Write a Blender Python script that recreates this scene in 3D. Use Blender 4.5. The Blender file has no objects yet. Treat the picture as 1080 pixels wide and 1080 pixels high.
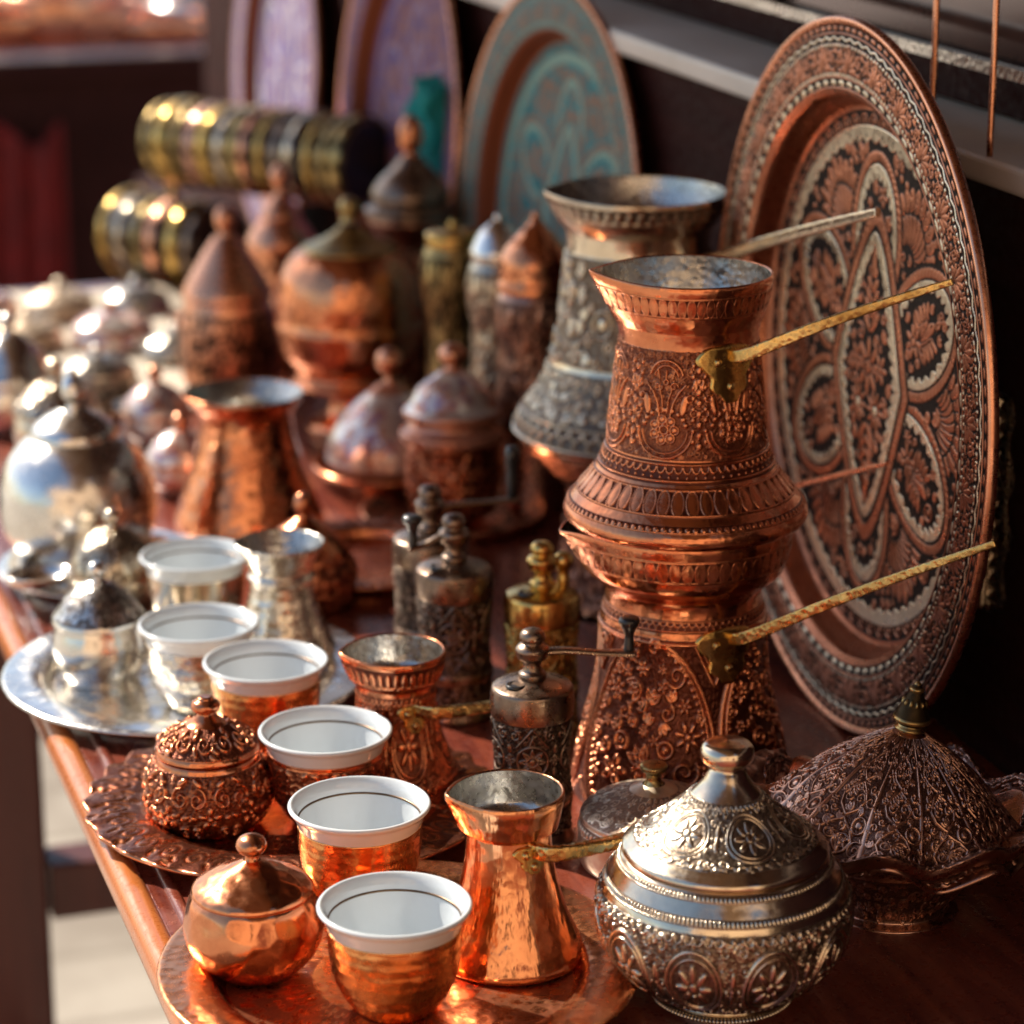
import bpy, math, random
import numpy as np
rad = math.radians
sc = bpy.context.scene
COL = sc.collection
PI = math.pi

# ------------------------------------------------------------------ camera
FPX, PITCH, HC, YAW = 2900.0, rad(17), 0.54, rad(18.3)
fw = np.array([math.cos(PITCH)*math.sin(YAW), math.cos(PITCH)*math.cos(YAW), -math.sin(PITCH)])
rt = np.array([math.cos(YAW), -math.sin(YAW), 0.0])
up = np.cross(rt, fw)
cd = bpy.data.cameras.new('camera'); cam = bpy.data.objects.new('camera', cd); COL.objects.link(cam)
cam.location = (0, 0, HC); cam.rotation_euler = (PI/2-PITCH, 0, -YAW)
cd.sensor_width = 36; cd.lens = FPX/1080*36
cd.clip_start = 0.05; cd.clip_end = 300
cd.dof.use_dof = True; cd.dof.focus_distance = 1.225; cd.dof.aperture_fstop = 6.9; cd.dof.aperture_blades = 0
sc.camera = cam

# ------------------------------------------------------------------ world, sun, exposure
SUN_EL, SUN_AZ = rad(42), rad(-32)          # azimuth measured from +Y, negative to the left
w = bpy.data.worlds.new('World'); sc.world = w; w.use_nodes = True
nt = w.node_tree; nt.nodes.clear()
sky = nt.nodes.new('ShaderNodeTexSky'); sky.sky_type = 'NISHITA'; sky.sun_disc = False
sky.sun_elevation = SUN_EL; sky.sun_rotation = SUN_AZ
bg = nt.nodes.new('ShaderNodeBackground'); bg.inputs[1].default_value = 0.082
wo = nt.nodes.new('ShaderNodeOutputWorld')
nt.links.new(sky.outputs[0], bg.inputs[0]); nt.links.new(bg.outputs[0], wo.inputs[0])
sl = bpy.data.lights.new('sun', 'SUN'); sl.energy = 4.4; sl.angle = rad(0.53); sl.color = (1, 0.90, 0.76)
so = bpy.data.objects.new('sun', sl); COL.objects.link(so)
sd = np.array([math.sin(SUN_AZ)*math.cos(SUN_EL), math.cos(SUN_AZ)*math.cos(SUN_EL), math.sin(SUN_EL)])
so.rotation_euler = (PI/2-SUN_EL, 0, PI-SUN_AZ)
so.location = (-3, 4, 4)
sc.view_settings.view_transform = 'Standard'; sc.view_settings.look = 'None'
sc.view_settings.exposure = 0.95; sc.view_settings.gamma = 1; sc.view_settings.use_curve_mapping = False
cy = sc.cycles
cy.use_denoising = True; cy.sample_clamp_indirect = 6; cy.max_bounces = 8; cy.glossy_bounces = 5
cy.caustics_reflective = True; cy.blur_glossy = 0.4

# ------------------------------------------------------------------ pixel helpers (photo coordinates -> metres)
def at(x, y, z=0.0):
    v = fw + rt*(x-540)/FPX + up*(540-y)/FPX
    return v*((z-HC)/v[2]) + np.array([0, 0, HC])
def atX(x, y, X):
    v = fw + rt*(x-540)/FPX + up*(540-y)/FPX
    return v*(X/v[0]) + np.array([0, 0, HC])
def atd(x, y, d):
    v = fw + rt*(x-540)/FPX + up*(540-y)/FPX
    return v*d + np.array([0, 0, HC])
def zof(X, Y, ypx):
    k = (540-ypx)/FPX; q0 = np.array([X, Y, -HC])
    return (k*(q0@fw) - q0@up)/(up[2]-k*fw[2])
def spot(x, y, z0=0.0):
    p = at(x, y, z0); return (p[0], p[1], z0)
def prof(loc, lst):
    """[(ypx, radius px[, sharp])] -> [(r, z above base, sharp)]"""
    out = []
    for e in lst:
        z = zof(loc[0], loc[1], e[0]); d = (np.array([loc[0], loc[1], z-HC])@fw)
        out.append((e[1]*d/FPX, z-loc[2], e[2] if len(e) > 2 else 0))
    return out
def rpx(loc, r, z=0):
    d = (np.array([loc[0], loc[1], loc[2]+z-HC])@fw); return r*d/FPX

# ------------------------------------------------------------------ materials
def rgb(c): return (c[0], c[1], c[2], 1)
def nodes(name):
    m = bpy.data.materials.new(name); m.use_nodes = True
    t = m.node_tree; return m, t, t.nodes['Principled BSDF']
def N(t, typ, **kw):
    n = t.nodes.new(typ)
    for k, v in kw.items():
        if k.startswith('i_'): n.inputs[k[2:]].default_value = v
        else: setattr(n, k, v)
    return n
def mixc(t, fac, a, b):
    n = t.nodes.new('ShaderNodeMix'); n.data_type = 'RGBA'
    for s, v in ((0, fac), (6, a), (7, b)):
        if isinstance(v, bpy.types.NodeSocket): t.links.new(v, n.inputs[s])
        else: n.inputs[s].default_value = v if not isinstance(v, tuple) or len(v) == 4 else rgb(v)
    return n.outputs[2]
def mapr(t, v, a, b, c, d):
    n = t.nodes.new('ShaderNodeMapRange')
    t.links.new(v, n.inputs[0])
    for i, x in enumerate((a, b, c, d)): n.inputs[i+1].default_value = x
    return n.outputs[0]
def noise(t, scale, detail=4, rough=.6, coord='Object', vec=None, dist=0):
    tc = t.nodes.new('ShaderNodeTexCoord')
    n = N(t, 'ShaderNodeTexNoise'); n.inputs['Scale'].default_value = scale
    n.inputs['Detail'].default_value = detail; n.inputs['Roughness'].default_value = rough
    n.inputs['Distortion'].default_value = dist
    if vec is not None:
        mp = t.nodes.new('ShaderNodeMapping'); mp.inputs['Scale'].default_value = vec
        t.links.new(tc.outputs[coord], mp.inputs[0]); t.links.new(mp.outputs[0], n.inputs[0])
    else: t.links.new(tc.outputs[coord], n.inputs[0])
    return n.outputs[0]

def metal(name, base, base2=None, dark=(0.03, 0.014, 0.01), rough=.2, hammer=0, hsc=110, lines=0, tarn=.35,
          classes=None, scratch=.15, streak=0, darkmix=(.1, .75)):
    """relief attribute: 0 = oxidised recess, 1 = bare metal; tarnish and hammer marks are procedural"""
    m, t, b = nodes(name); L = t.links
    base2 = base2 or tuple(x*.6 for x in base)
    nz = noise(t, 38, 6, .65)
    nz2 = noise(t, 260, 3, .6)
    f = mapr(t, nz, .42, .68, 0, tarn*2)
    col = mixc(t, f, base, base2)
    at_ = N(t, 'ShaderNodeAttribute', attribute_name='relief')
    rel = mapr(t, at_.outputs['Fac'], darkmix[0], darkmix[1], 0, 1)
    if classes:
        ac = N(t, 'ShaderNodeAttribute', attribute_name='inlay')
        isil = mapr(t, ac.outputs['Fac'], 1.3, 1.7, 0, 1)
        isd = mapr(t, ac.outputs['Fac'], .3, .7, 1, 0)
        scol = mixc(t, f, classes[0], tuple(x*.6 for x in classes[0]))
        col = mixc(t, isil, col, scol)
    full = mixc(t, rel, dark, col)
    if classes: full = mixc(t, isd, full, classes[1])
    L.new(full, b.inputs['Base Color'])
    r0 = mapr(t, nz2, .3, .7, rough*.7, rough*1.35)
    mr = N(t, 'ShaderNodeMath', operation='ADD')
    inv = mapr(t, rel, 0, 1, .14, 0); L.new(r0, mr.inputs[0]); L.new(inv, mr.inputs[1])
    mr2 = N(t, 'ShaderNodeMath', operation='ADD'); L.new(mr.outputs[0], mr2.inputs[0]); L.new(mapr(t, nz, .45, .7, 0, .14*tarn*2), mr2.inputs[1])
    L.new(mr2.outputs[0], b.inputs['Roughness'])
    met = mapr(t, rel, 0, 1, .85, 1)
    if classes:
        mm = N(t, 'ShaderNodeMath', operation='MULTIPLY'); L.new(met, mm.inputs[0]); L.new(mapr(t, isd, 0, 1, 1, .0), mm.inputs[1]); met = mm.outputs[0]
    L.new(met, b.inputs['Metallic'])
    # bumps
    tc = t.nodes.new('ShaderNodeTexCoord'); prev = None
    def bump(h, s, d):
        nonlocal prev
        bn = N(t, 'ShaderNodeBump'); bn.inputs['Strength'].default_value = s; bn.inputs['Distance'].default_value = d
        L.new(h, bn.inputs['Height'])
        if prev: L.new(prev, bn.inputs['Normal'])
        prev = bn.outputs[0]
    bump(noise(t, 45, 2, .5), .35, .0012)
    bump(nz2, scratch, .0005)
    if streak: bump(noise(t, 12, 3, .5, vec=(11, 11, 1.4)), .35, .003)
    if hammer:
        v = N(t, 'ShaderNodeTexVoronoi', feature='SMOOTH_F1'); v.inputs['Scale'].default_value = hsc; v.inputs['Smoothness'].default_value = .35
        L.new(tc.outputs['Object'], v.inputs[0]); bump(v.outputs['Distance'], hammer, .0022)
    if lines:
        wv = N(t, 'ShaderNodeTexWave', wave_type='BANDS', bands_direction='Z'); wv.inputs['Scale'].default_value = lines
        wv.inputs['Distortion'].default_value = 1.2; wv.inputs['Detail'].default_value = 2; wv.inputs['Detail Scale'].default_value = 3
        L.new(tc.outputs['Object'], wv.inputs[0]); bump(wv.outputs['Fac'], .25, .0006)
    L.new(prev, b.inputs['Normal'])
    if classes: b.inputs['Specular IOR Level'].default_value = .12
    return m
COP = (0.86, 0.36, 0.17); COPD = (0.52, 0.2, 0.1); SIL = (0.8, 0.68, 0.51); BRA = (0.72, 0.47, 0.15)
M = {}
M['copper'] = metal('polished_copper', (0.82, 0.34, 0.17), (0.55, 0.19, 0.09), rough=.17, hammer=.38, hsc=120, tarn=.45)
M['brass_engraved'] = metal('engraved_brass', (0.72, 0.5, 0.2), (0.42, 0.25, 0.08), rough=.22, hammer=.22, hsc=330, tarn=.5, scratch=.3)
M['copper_hammered'] = metal('hammered_copper', (0.86, 0.4, 0.2), (0.62, 0.23, 0.1), rough=.16, hammer=.12, hsc=190, tarn=.35, streak=1)
M['copper_cup'] = metal('ringed_copper', (0.92, 0.45, 0.17), (0.8, 0.3, 0.1), rough=.22, hammer=.2, hsc=160, lines=60, tarn=.25)
M['copper_engraved'] = metal('engraved_copper', (0.76, 0.29, 0.14), (0.5, 0.16, 0.08), dark=(.12, .032, .018), rough=.18, hammer=.07, hsc=300, tarn=.4)
M['copper_antique'] = metal('antique_copper', (0.62, 0.36, 0.26), (0.36, 0.18, 0.12), dark=(.09, .04, .03), rough=.25, tarn=.5)
M['silver'] = metal('tinned_silver', SIL, (0.46, 0.38, 0.3), dark=(.13, .09, .065), rough=.17, tarn=.35)
M['silver_bright'] = metal('bright_silver', (0.86, 0.83, 0.78), (0.6, 0.56, 0.5), dark=(.08, .06, .05), rough=.2, hammer=.2, hsc=90, tarn=.25)
M['silver_ringed'] = metal('ringed_silver', (0.85, 0.8, 0.7), (0.6, 0.5, 0.38), rough=.22, hammer=.3, hsc=160, lines=48, tarn=.3)
M['copper_tray'] = metal('tray_copper', (0.88, 0.38, 0.18), (0.7, 0.25, 0.11), dark=(.4, .14, .07), rough=.2, hammer=.12, hsc=170, tarn=.35)
M['champagne'] = metal('champagne_metal', (0.85, 0.72, 0.55), (0.6, 0.45, 0.33), dark=(.3, .2, .14), rough=.42, tarn=.3)
M['tin'] = metal('tinned_inside', (0.6, 0.58, 0.54), (0.35, 0.33, 0.29), rough=.26, hammer=.15, hsc=260, tarn=.35)
M['brass'] = metal('brass', BRA, (0.5, 0.3, 0.08), dark=(.2, .12, .03), rough=.2, hammer=.06, hsc=300, tarn=.3)
M['brass_old'] = metal('old_brass', (0.5, 0.36, 0.15), (0.3, 0.2, 0.08), dark=(.04, .025, .01), rough=.3, tarn=.5)
M['bronze'] = metal('dark_bronze', (0.3, 0.215, 0.16), (0.15, 0.1, 0.075), dark=(.022, .013, .011), rough=.28, tarn=.5)
M['plate'] = metal('inlaid_copper', (0.52, 0.21, 0.12), (0.3, 0.115, 0.065), dark=(.05, .02, .015), rough=.3, tarn=.4, classes=((0.86, 0.76, 0.58), (0.012, 0.007, 0.006)))
M['rim_copper'] = metal('rim_copper', (0.85, 0.4, 0.24), (0.6, 0.25, 0.13), rough=.26, tarn=.3)

def enamel(name, cs, rough=.3, coatw=0, met=0):
    """painted enamel in three colours taken from the inlay attribute, blotched by noise"""
    m, t, b = nodes(name); L = t.links
    ac = N(t, 'ShaderNodeAttribute', attribute_name='inlay')
    nz = noise(t, 55, 3, .5)
    c = mixc(t, mapr(t, ac.outputs['Fac'], .3, .7, 0, 1), mixc(t, mapr(t, nz, .48, .56, 0, 1), cs[0], cs[3]), cs[1])
    c = mixc(t, mapr(t, ac.outputs['Fac'], 1.3, 1.7, 0, 1), c, cs[2])
    c = mixc(t, mapr(t, ac.outputs['Fac'], 2.3, 2.7, 0, 1), c, (.22, .055, .022))
    L.new(c, b.inputs['Base Color']); b.inputs['Roughness'].default_value = rough+.25; b.inputs['Metallic'].default_value = met; b.inputs['Specular IOR Level'].default_value = .2
    b.inputs['Coat Weight'].default_value = coatw
    return m
M['enamel_turq'] = enamel('turquoise_enamel', ((.0, .22, .26), (.26, .15, .1), (.24, .4, .34), (.0, .16, .19)))
M['enamel_purple'] = enamel('lilac_enamel', ((.03, .02, .2), (.26, .1, .09), (.26, .2, .36), (.12, .08, .26)))
M['enamel_pale'] = enamel('pale_enamel', ((.05, .04, .26), (.25, .16, .2), (.6, .58, .62), (.14, .11, .36)))  # farthest plate: lilac whitened to paint in its bright highlight
M['enamel_white'] = enamel('white_enamel', ((.62, .5, .46), (.6, .27, .17), (.26, .26, .5), (.82, .76, .7)), -.02, .3, .6)

def simple(name, c, rough=.5, coat=0, metallic=0, c2=None, scale=20, bumpd=0, bsc=60, spec=.5):
    m, t, b = nodes(name)
    if c2: t.links.new(mixc(t, mapr(t, noise(t, scale, 6, .6), .35, .65, 0, 1), c, c2), b.inputs['Base Color'])
    else: b.inputs['Base Color'].default_value = rgb(c)
    b.inputs['Roughness'].default_value = rough; b.inputs['Coat Weight'].default_value = coat; b.inputs['Coat Roughness'].default_value = .08
    b.inputs['Metallic'].default_value = metallic; b.inputs['Specular IOR Level'].default_value = spec
    if bumpd:
        bn = N(t, 'ShaderNodeBump'); bn.inputs['Distance'].default_value = bumpd; bn.inputs['Strength'].default_value = .6
        t.links.new(noise(t, bsc, 5, .6), bn.inputs['Height']); t.links.new(bn.outputs[0], b.inputs['Normal'])
    return m
M['porcelain'] = simple('white_porcelain', (.67, .72, .75), .08, .5, c2=(.64, .69, .73), scale=14, bumpd=.0003, bsc=90)
M['gilt'] = simple('gilt_line', (.16, .1, .06), .3, 0, .8)
M['glass'] = simple('dark_window_glass', (.015, .009, .009), .1, 0, 0, c2=(.09, .04, .028), scale=9, spec=.4)  # brown mottling painted in for warm reflections and dim goods behind
M['black'] = simple('black_handle', (.012, .011, .012), .3, .3, c2=(.02, .018, .018))
M['cream'] = simple('cream_cloth', (.62, .55, .45), .9, c2=(.5, .42, .33), scale=30, bumpd=.002, bsc=120)
M['pinkcloth'] = simple('pale_pink_cloth', (.75, .5, .42), .8, c2=(.82, .7, .62), scale=4, bumpd=.002, bsc=30)
M['teal'] = simple('teal_cloth', (.005, .42, .42), .6, c2=(.01, .28, .3), bumpd=.001)
M['redcloth'] = simple('red_cloth', (.22, .008, .006), .8, c2=(.12, .006, .005), bumpd=.002)
M['canvas'] = simple('awning_canvas', (.30, .19, .12), .9, c2=(.22, .13, .08))
M['whitepaint'] = simple('white_ledge_paint', (.74, .68, .62), .4, .1, c2=(.6, .54, .48), scale=9, bumpd=.0006)

def wood(name, c1, c2, c3, rough, coat, scratch=True, vec=(14, 1.1, 14)):
    m, t, b = nodes(name); L = t.links
    g = noise(t, 6, 8, .62, vec=vec, dist=.6)
    g2 = noise(t, 4, 3, .5)
    c = mixc(t, mapr(t, g, .35, .66, 0, 1), c1, c2)
    c = mixc(t, mapr(t, g2, .5, .75, 0, .6), c, c3)
    if scratch:
        s = noise(t, 3, 9, .75, vec=(9, 60, 9), dist=1.4)
        s2 = noise(t, 16, 2, .5)
        sm = N(t, 'ShaderNodeMath', operation='MULTIPLY'); L.new(mapr(t, s, .62, .67, 0, 1), sm.inputs[0]); L.new(mapr(t, s2, .5, .6, 0, .85), sm.inputs[1])
        c = mixc(t, sm.outputs[0], c, (.32, .16, .1))
    L.new(c, b.inputs['Base Color'])
    sp = noise(t, 170, 5, .7)
    L.new(mapr(t, sp, .35, .7, rough*.7, rough*1.5), b.inputs['Roughness'])
    b.inputs['Coat Weight'].default_value = coat; b.inputs['Coat Roughness'].default_value = .12
    bn = N(t, 'ShaderNodeBump'); bn.inputs['Distance'].default_value = .0008; bn.inputs['Strength'].default_value = .5
    L.new(g, bn.inputs['Height'])
    b2 = N(t, 'ShaderNodeBump'); b2.inputs['Distance'].default_value = .0005; b2.inputs['Strength'].default_value = .35
    L.new(sp, b2.inputs['Height']); L.new(bn.outputs[0], b2.inputs['Normal']); L.new(b2.outputs[0], b.inputs['Normal'])
    L.new(bn.outputs[0], b.inputs['Coat Normal'])
    if not coat: b.inputs['Specular IOR Level'].default_value = .08
    return m
M['table'] = wood('red_varnished_wood', (.1, .017, .011), (.25, .055, .026), (.06, .01, .007), .3, .5)
M['lip'] = wood('orange_varnished_edge', (.4, .11, .025), (.5, .16, .04), (.28, .06, .02), .3, .5, False)
M['wall'] = wood('dark_wall_wood', (.026, .008, .007), (.042, .012, .01), (.018, .005, .004), .7, 0, False)
M['leg'] = wood('table_leg_wood', (.075, .016, .012), (.11, .024, .016), (.05, .01, .008), .4, .2, False, vec=(14, 14, 1.1))

def pavement():
    m, t, b = nodes('stone_pavement'); L = t.links
    tc = t.nodes.new('ShaderNodeTexCoord')
    br = N(t, 'ShaderNodeTexBrick'); br.inputs['Scale'].default_value = 1.6; br.inputs['Mortar Size'].default_value = .012
    br.inputs['Color1'].default_value = (.5, .45, .38, 1); br.inputs['Color2'].default_value = (.34, .3, .25, 1); br.inputs['Mortar'].default_value = (.27, .235, .19, 1)
    L.new(tc.outputs['Object'], br.inputs[0])
    c = mixc(t, mapr(t, noise(t, 3.2, 7, .6), .42, .62, 0, .75), br.outputs[0], (.2, .165, .13))
    L.new(c, b.inputs['Base Color']); b.inputs['Roughness'].default_value = .8
    bn = N(t, 'ShaderNodeBump'); bn.inputs['Distance'].default_value = .01; L.new(br.outputs['Fac'], bn.inputs['Height']); bn.invert = True
    L.new(bn.outputs[0], b.inputs['Normal'])
    return m
M['pave'] = pavement()
M['plaster'] = simple('warm_plaster', (.55, .4, .27), .9, c2=(.45, .32, .21), scale=2, bumpd=.003, bsc=20)

# ------------------------------------------------------------------ ornament canvas
class Cv:
    """height (0..1) and inlay class drawn with strokes; u wraps round the pot"""
    def __init__(s, W, H, px, wrap=True, cls=1.0):
        s.W, s.H, s.px, s.wrap = W, H, px, wrap
        s.nx, s.ny = max(8, int(round(W*px))), max(4, int(round(H*px)))
        s.h = np.zeros((s.ny, s.nx)); s.c = np.full((s.ny, s.nx), float(cls))
    def win(s, cx, cy, r):
        i0, i1 = int((cx-r)*s.px)-1, int((cx+r)*s.px)+2
        j0, j1 = max(0, int((cy-r)*s.px)-1), min(s.ny, int((cy+r)*s.px)+2)
        if not s.wrap: i0, i1 = max(0, i0), min(s.nx, i1)
        if i1 <= i0 or j1 <= j0: return None
        ii = np.arange(i0, i1); jj = np.arange(j0, j1)
        X, Y = np.meshgrid((ii+.5)/s.px-cx, (jj+.5)/s.px-cy)
        return np.ix_(jj, ii % s.nx), X, Y
    def blob(s, cx, cy, a, b, ang=0, h=1, cls=None, h0=.45, out=0, edge=0):
        g = s.win(cx, cy, max(a, b)*(1+out)*1.05)
        if g is None: return
        ix, X, Y = g; ca, sa = math.cos(ang), math.sin(ang)
        q = ((X*ca+Y*sa)/a)**2+((-X*sa+Y*ca)/b)**2
        H = s.h[ix]; C = s.c[ix]
        if out:
            mo = q < (1+out)**2; H = np.where(mo, 0, H)
            if cls is not None: C = np.where(mo, 0, C)
        mi = q < 1; v = h0+(h-h0)*np.sqrt(np.clip(1-q, 0, 1))
        if edge: v = np.where(q > (1-edge)**2, h, h0*.4)
        H = np.where(mi, v, H); C = np.where(mi, C if cls is None else cls, C)
        s.h[ix] = H; s.c[ix] = C
    def line(s, pts, w, h=1, cls=None, taper=0):
        pts = np.asarray(pts, float); out = []
        for p, q in zip(pts[:-1], pts[1:]):
            n = max(1, int(np.hypot(*(q-p))/(w*.55))); 
            for k in range(n): out.append(p+(q-p)*k/n)
        out.append(pts[-1]); n = len(out)
        for k, (x, y) in enumerate(out):
            ww = w*(1-taper*k/n)
            g = s.win(x, y, ww)
            if g is None: continue
            ix, X, Y = g; d = (X*X+Y*Y)/(ww*ww); v = h*np.sqrt(np.clip(1-d, 0, 1))
            s.h[ix] = np.maximum(s.h[ix], v)
            if cls is not None: s.c[ix] = np.where(d < 1, cls, s.c[ix])
    def ring(s, cx, cy, r, w, h=1, cls=None, a0=0, a1=2*PI, ry=None):
        n = max(10, int(r*(a1-a0)/w)); a = np.linspace(a0, a1, n)
        s.line(np.c_[cx+r*np.cos(a), cy+(ry or r)*np.sin(a)], w, h, cls)
    def spiral(s, cx, cy, r, ang, turns=1.4, d=1, w=.02, h=1, cls=None):
        k = np.linspace(0, 1, 28); a = ang+d*k*turns*2*PI; rr = r*(1-.88*k)
        s.line(np.c_[cx+rr*np.cos(a), cy+rr*np.sin(a)], w, h, cls, .35)
    def leaf(s, x, y, l, ang, w=None, h=1, cls=None, out=.15, outline=0):
        w = w or l*.36; cx, cy_ = x+l*.5*math.cos(ang), y+l*.5*math.sin(ang)
        if outline:
            k = np.linspace(0, 1, 10); p = np.c_[k*l, w*np.sin(k*PI)*(1-.35*k)]
            R_ = np.array([[math.cos(ang), math.sin(ang)], [-math.sin(ang), math.cos(ang)]])
            s.line(p@R_+[x, y], outline, h, cls); s.line((p*[1, -1])@R_+[x, y], outline, h, cls)
            s.line(np.array([[.1*l, 0], [.75*l, 0]])@R_+[x, y], outline*.8, h*.8, cls)
        else: s.blob(cx, cy_, l*.5, w*.5, ang, h, cls, out=out)
    def flower(s, x, y, r, n=8, h=1, cls=None, a0=0, c2=None, outline=0):
        for k in range(n):
            a = a0+k*2*PI/n
            s.leaf(x+.2*r*math.cos(a), y+.2*r*math.sin(a), r*.8, a, r*2.2/n*1.15 if not outline else r*1.3/n, h, cls, outline=outline)
        s.blob(x, y, r*.24, r*.24, 0, h, c2 if c2 is not None else cls, out=.3)
    def scallops(s, y, n, r, w, flip=1, h=1, cls=None):
        for k in range(n):
            cx = (k+.5)*s.W/n; s.ring(cx, y, r, w, h, cls, 0 if flip > 0 else PI, PI if flip > 0 else 2*PI, r)
    def beads(s, y, n, r, ry=None, h=1, cls=None):
        for k in range(n): s.blob((k+.5)*s.W/n, y, r, ry or r, 0, h, cls, h0=.2)
    def zig(s, y, n, amp, w, h=1, cls=None):
        p = [(k*s.W/(2*n), y+(amp if k % 2 else -amp)) for k in range(2*n+1)]; s.line(p, w, h, cls)
    def hl(s, y, w, h=1, cls=None): s.line([(0, y), (s.W, y)], w, h, cls)
    def fill_arab(s, seed, r0=.12, w=.018, y0=0, y1=None, x0=0, x1=None, mask=None, n=400, cls=None):
        rg = random.Random(seed); y1 = y1 or s.H; x1 = x1 or s.W; P = []
        for i in range(n):
            r = r0*rg.choice((1, 1, .8, .6, .45)); x, y = rg.uniform(x0, x1), rg.uniform(y0+r*.7, y1-r*.7)
            if mask and not mask(x, y, r): continue
            ok = True
            for (a, b, c) in P:
                dx = abs(x-a); dx = min(dx, s.W-dx) if s.wrap else dx
                if math.hypot(dx, y-b) < (r+c)*.86: ok = False; break
            if not ok: continue
            P.append((x, y, r)); a = rg.uniform(0, 2*PI); k = rg.random()
            if k < .38:
                s.spiral(x, y, r*.92, a, rg.uniform(1.0, 1.5), rg.choice((-1, 1)), w, 1, cls)
                s.leaf(x+r*.85*math.cos(a), y+r*.85*math.sin(a), r*.7, a+rg.choice((-1, 1))*1.2, h=.95, cls=cls)
            elif k < .68:
                for q in (-.6, 0, .6): s.leaf(x-r*.75*math.cos(a), y-r*.75*math.sin(a), r*1.5, a+q, r*.42, .95, cls, outline=w*.8)
            elif k < .9: s.flower(x, y, r*.95, rg.choice((5, 6, 7)), .95, cls, a)
            else: s.ring(x, y, r*.8, w, 1, cls); s.blob(x, y, r*.4, r*.4, 0, 1, cls)

def ground(c, amt=.34, seed=0, px=2.2):
    """punched matting between the motifs"""
    rg = np.random.default_rng(seed); m = max(2, int(round(px)))
    a = rg.random((c.ny//m+2, c.nx//m)); b = np.kron(a, np.ones((m, m)))[:c.ny]
    b = np.pad(b, ((0, 0), (0, c.nx-b.shape[1])), mode='wrap') if b.shape[1] < c.nx else b[:, :c.nx]
    b = (b+np.roll(b, 1, 0)+np.roll(b, 1, 1)+np.roll(b, (1, 1), (0, 1)))/4
    c.h = np.maximum(c.h, amt*np.clip(b*1.6-.3, 0, 1)); return c
def sample(A, fu, fv):
    """A[ny,nx]; fu periodic 0..1, fv 0..1"""
    ny, nx = A.shape
    x = (fu % 1)*nx-.5; y = np.clip(fv*ny-.5, 0, ny-1.001)
    i = np.floor(x).astype(int); j = np.floor(y).astype(int); a = x-i; b = y-j
    i0, i1 = i % nx, (i+1) % nx; j1 = np.minimum(j+1, ny-1)
    return (A[j, i0]*(1-a)+A[j, i1]*a)*(1-b)+(A[j1, i0]*(1-a)+A[j1, i1]*a)*b

# ------------------------------------------------------------------ mesh helpers
def grid_mesh(name, V, F, mat, parent=None, smooth=True, attrs=None):
    me = bpy.data.meshes.new(name)
    V = np.asarray(V, np.float32); F = np.asarray(F, np.int32)
    me.vertices.add(len(V)); me.vertices.foreach_set('co', V.ravel())
    k = F.shape[1]
    me.loops.add(F.size); me.loops.foreach_set('vertex_index', F.ravel())
    me.polygons.add(len(F)); me.polygons.foreach_set('loop_start', np.arange(0, F.size, k, dtype=np.int32))
    me.polygons.foreach_set('loop_total', np.full(len(F), k, np.int32))
    me.update(calc_edges=True)
    if smooth: me.polygons.foreach_set('use_smooth', np.ones(len(F), bool))
    for nme, arr in (attrs or {}).items():
        a = me.attributes.new(nme, 'FLOAT', 'POINT'); a.data.foreach_set('value', np.asarray(arr, np.float32).ravel())
    me.validate()
    me.materials.append(mat)
    o = bpy.data.objects.new(name, me); COL.objects.link(o)
    if parent: o.parent = parent
    return o

def smooth_prof(ctrl, n):
    """Catmull-Rom through (r,z,sharp); returns r,z,t (control index)"""
    c = [(e[0], e[1], e[2] if len(e) > 2 else 0) for e in ctrl]
    P = np.array([(a, b) for a, b, _ in c]); sh = [q for _, _, q in c]; m = len(P)
    seg = np.hypot(*(P[1:]-P[:-1]).T); tot = seg.sum(); R, Z, T = [], [], []
    for i in range(m-1):
        k = max(2, int(round(n*seg[i]/tot)))
        p1, p2 = P[i], P[i+1]; ch = seg[i]+1e-9
        def tan(j, a, b, cc):
            d1 = (b-a)/(np.hypot(*(b-a))+1e-9); d2 = (cc-b)/(np.hypot(*(cc-b))+1e-9); d = d1+d2
            return d/(np.hypot(*d)+1e-9)*ch
        t1 = (p2-p1) if (i == 0 or sh[i]) else tan(i, P[i-1], p1, p2)
        t2 = (p2-p1) if (i == m-2 or sh[i+1]) else tan(i+1, p1, p2, P[i+2])
        u = np.linspace(0, 1, k, endpoint=False)[:, None]
        q = (2*u**3-3*u**2+1)*p1+(u**3-2*u**2+u)*t1+(-2*u**3+3*u**2)*p2+(u**3-u**2)*t2
        R += list(q[:, 0]); Z += list(q[:, 1]); T += list(i+u[:, 0])
    R.append(P[-1][0]); Z.append(P[-1][1]); T.append(m-1)
    return np.maximum(np.array(R), 0), np.array(Z), np.array(T)

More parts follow.
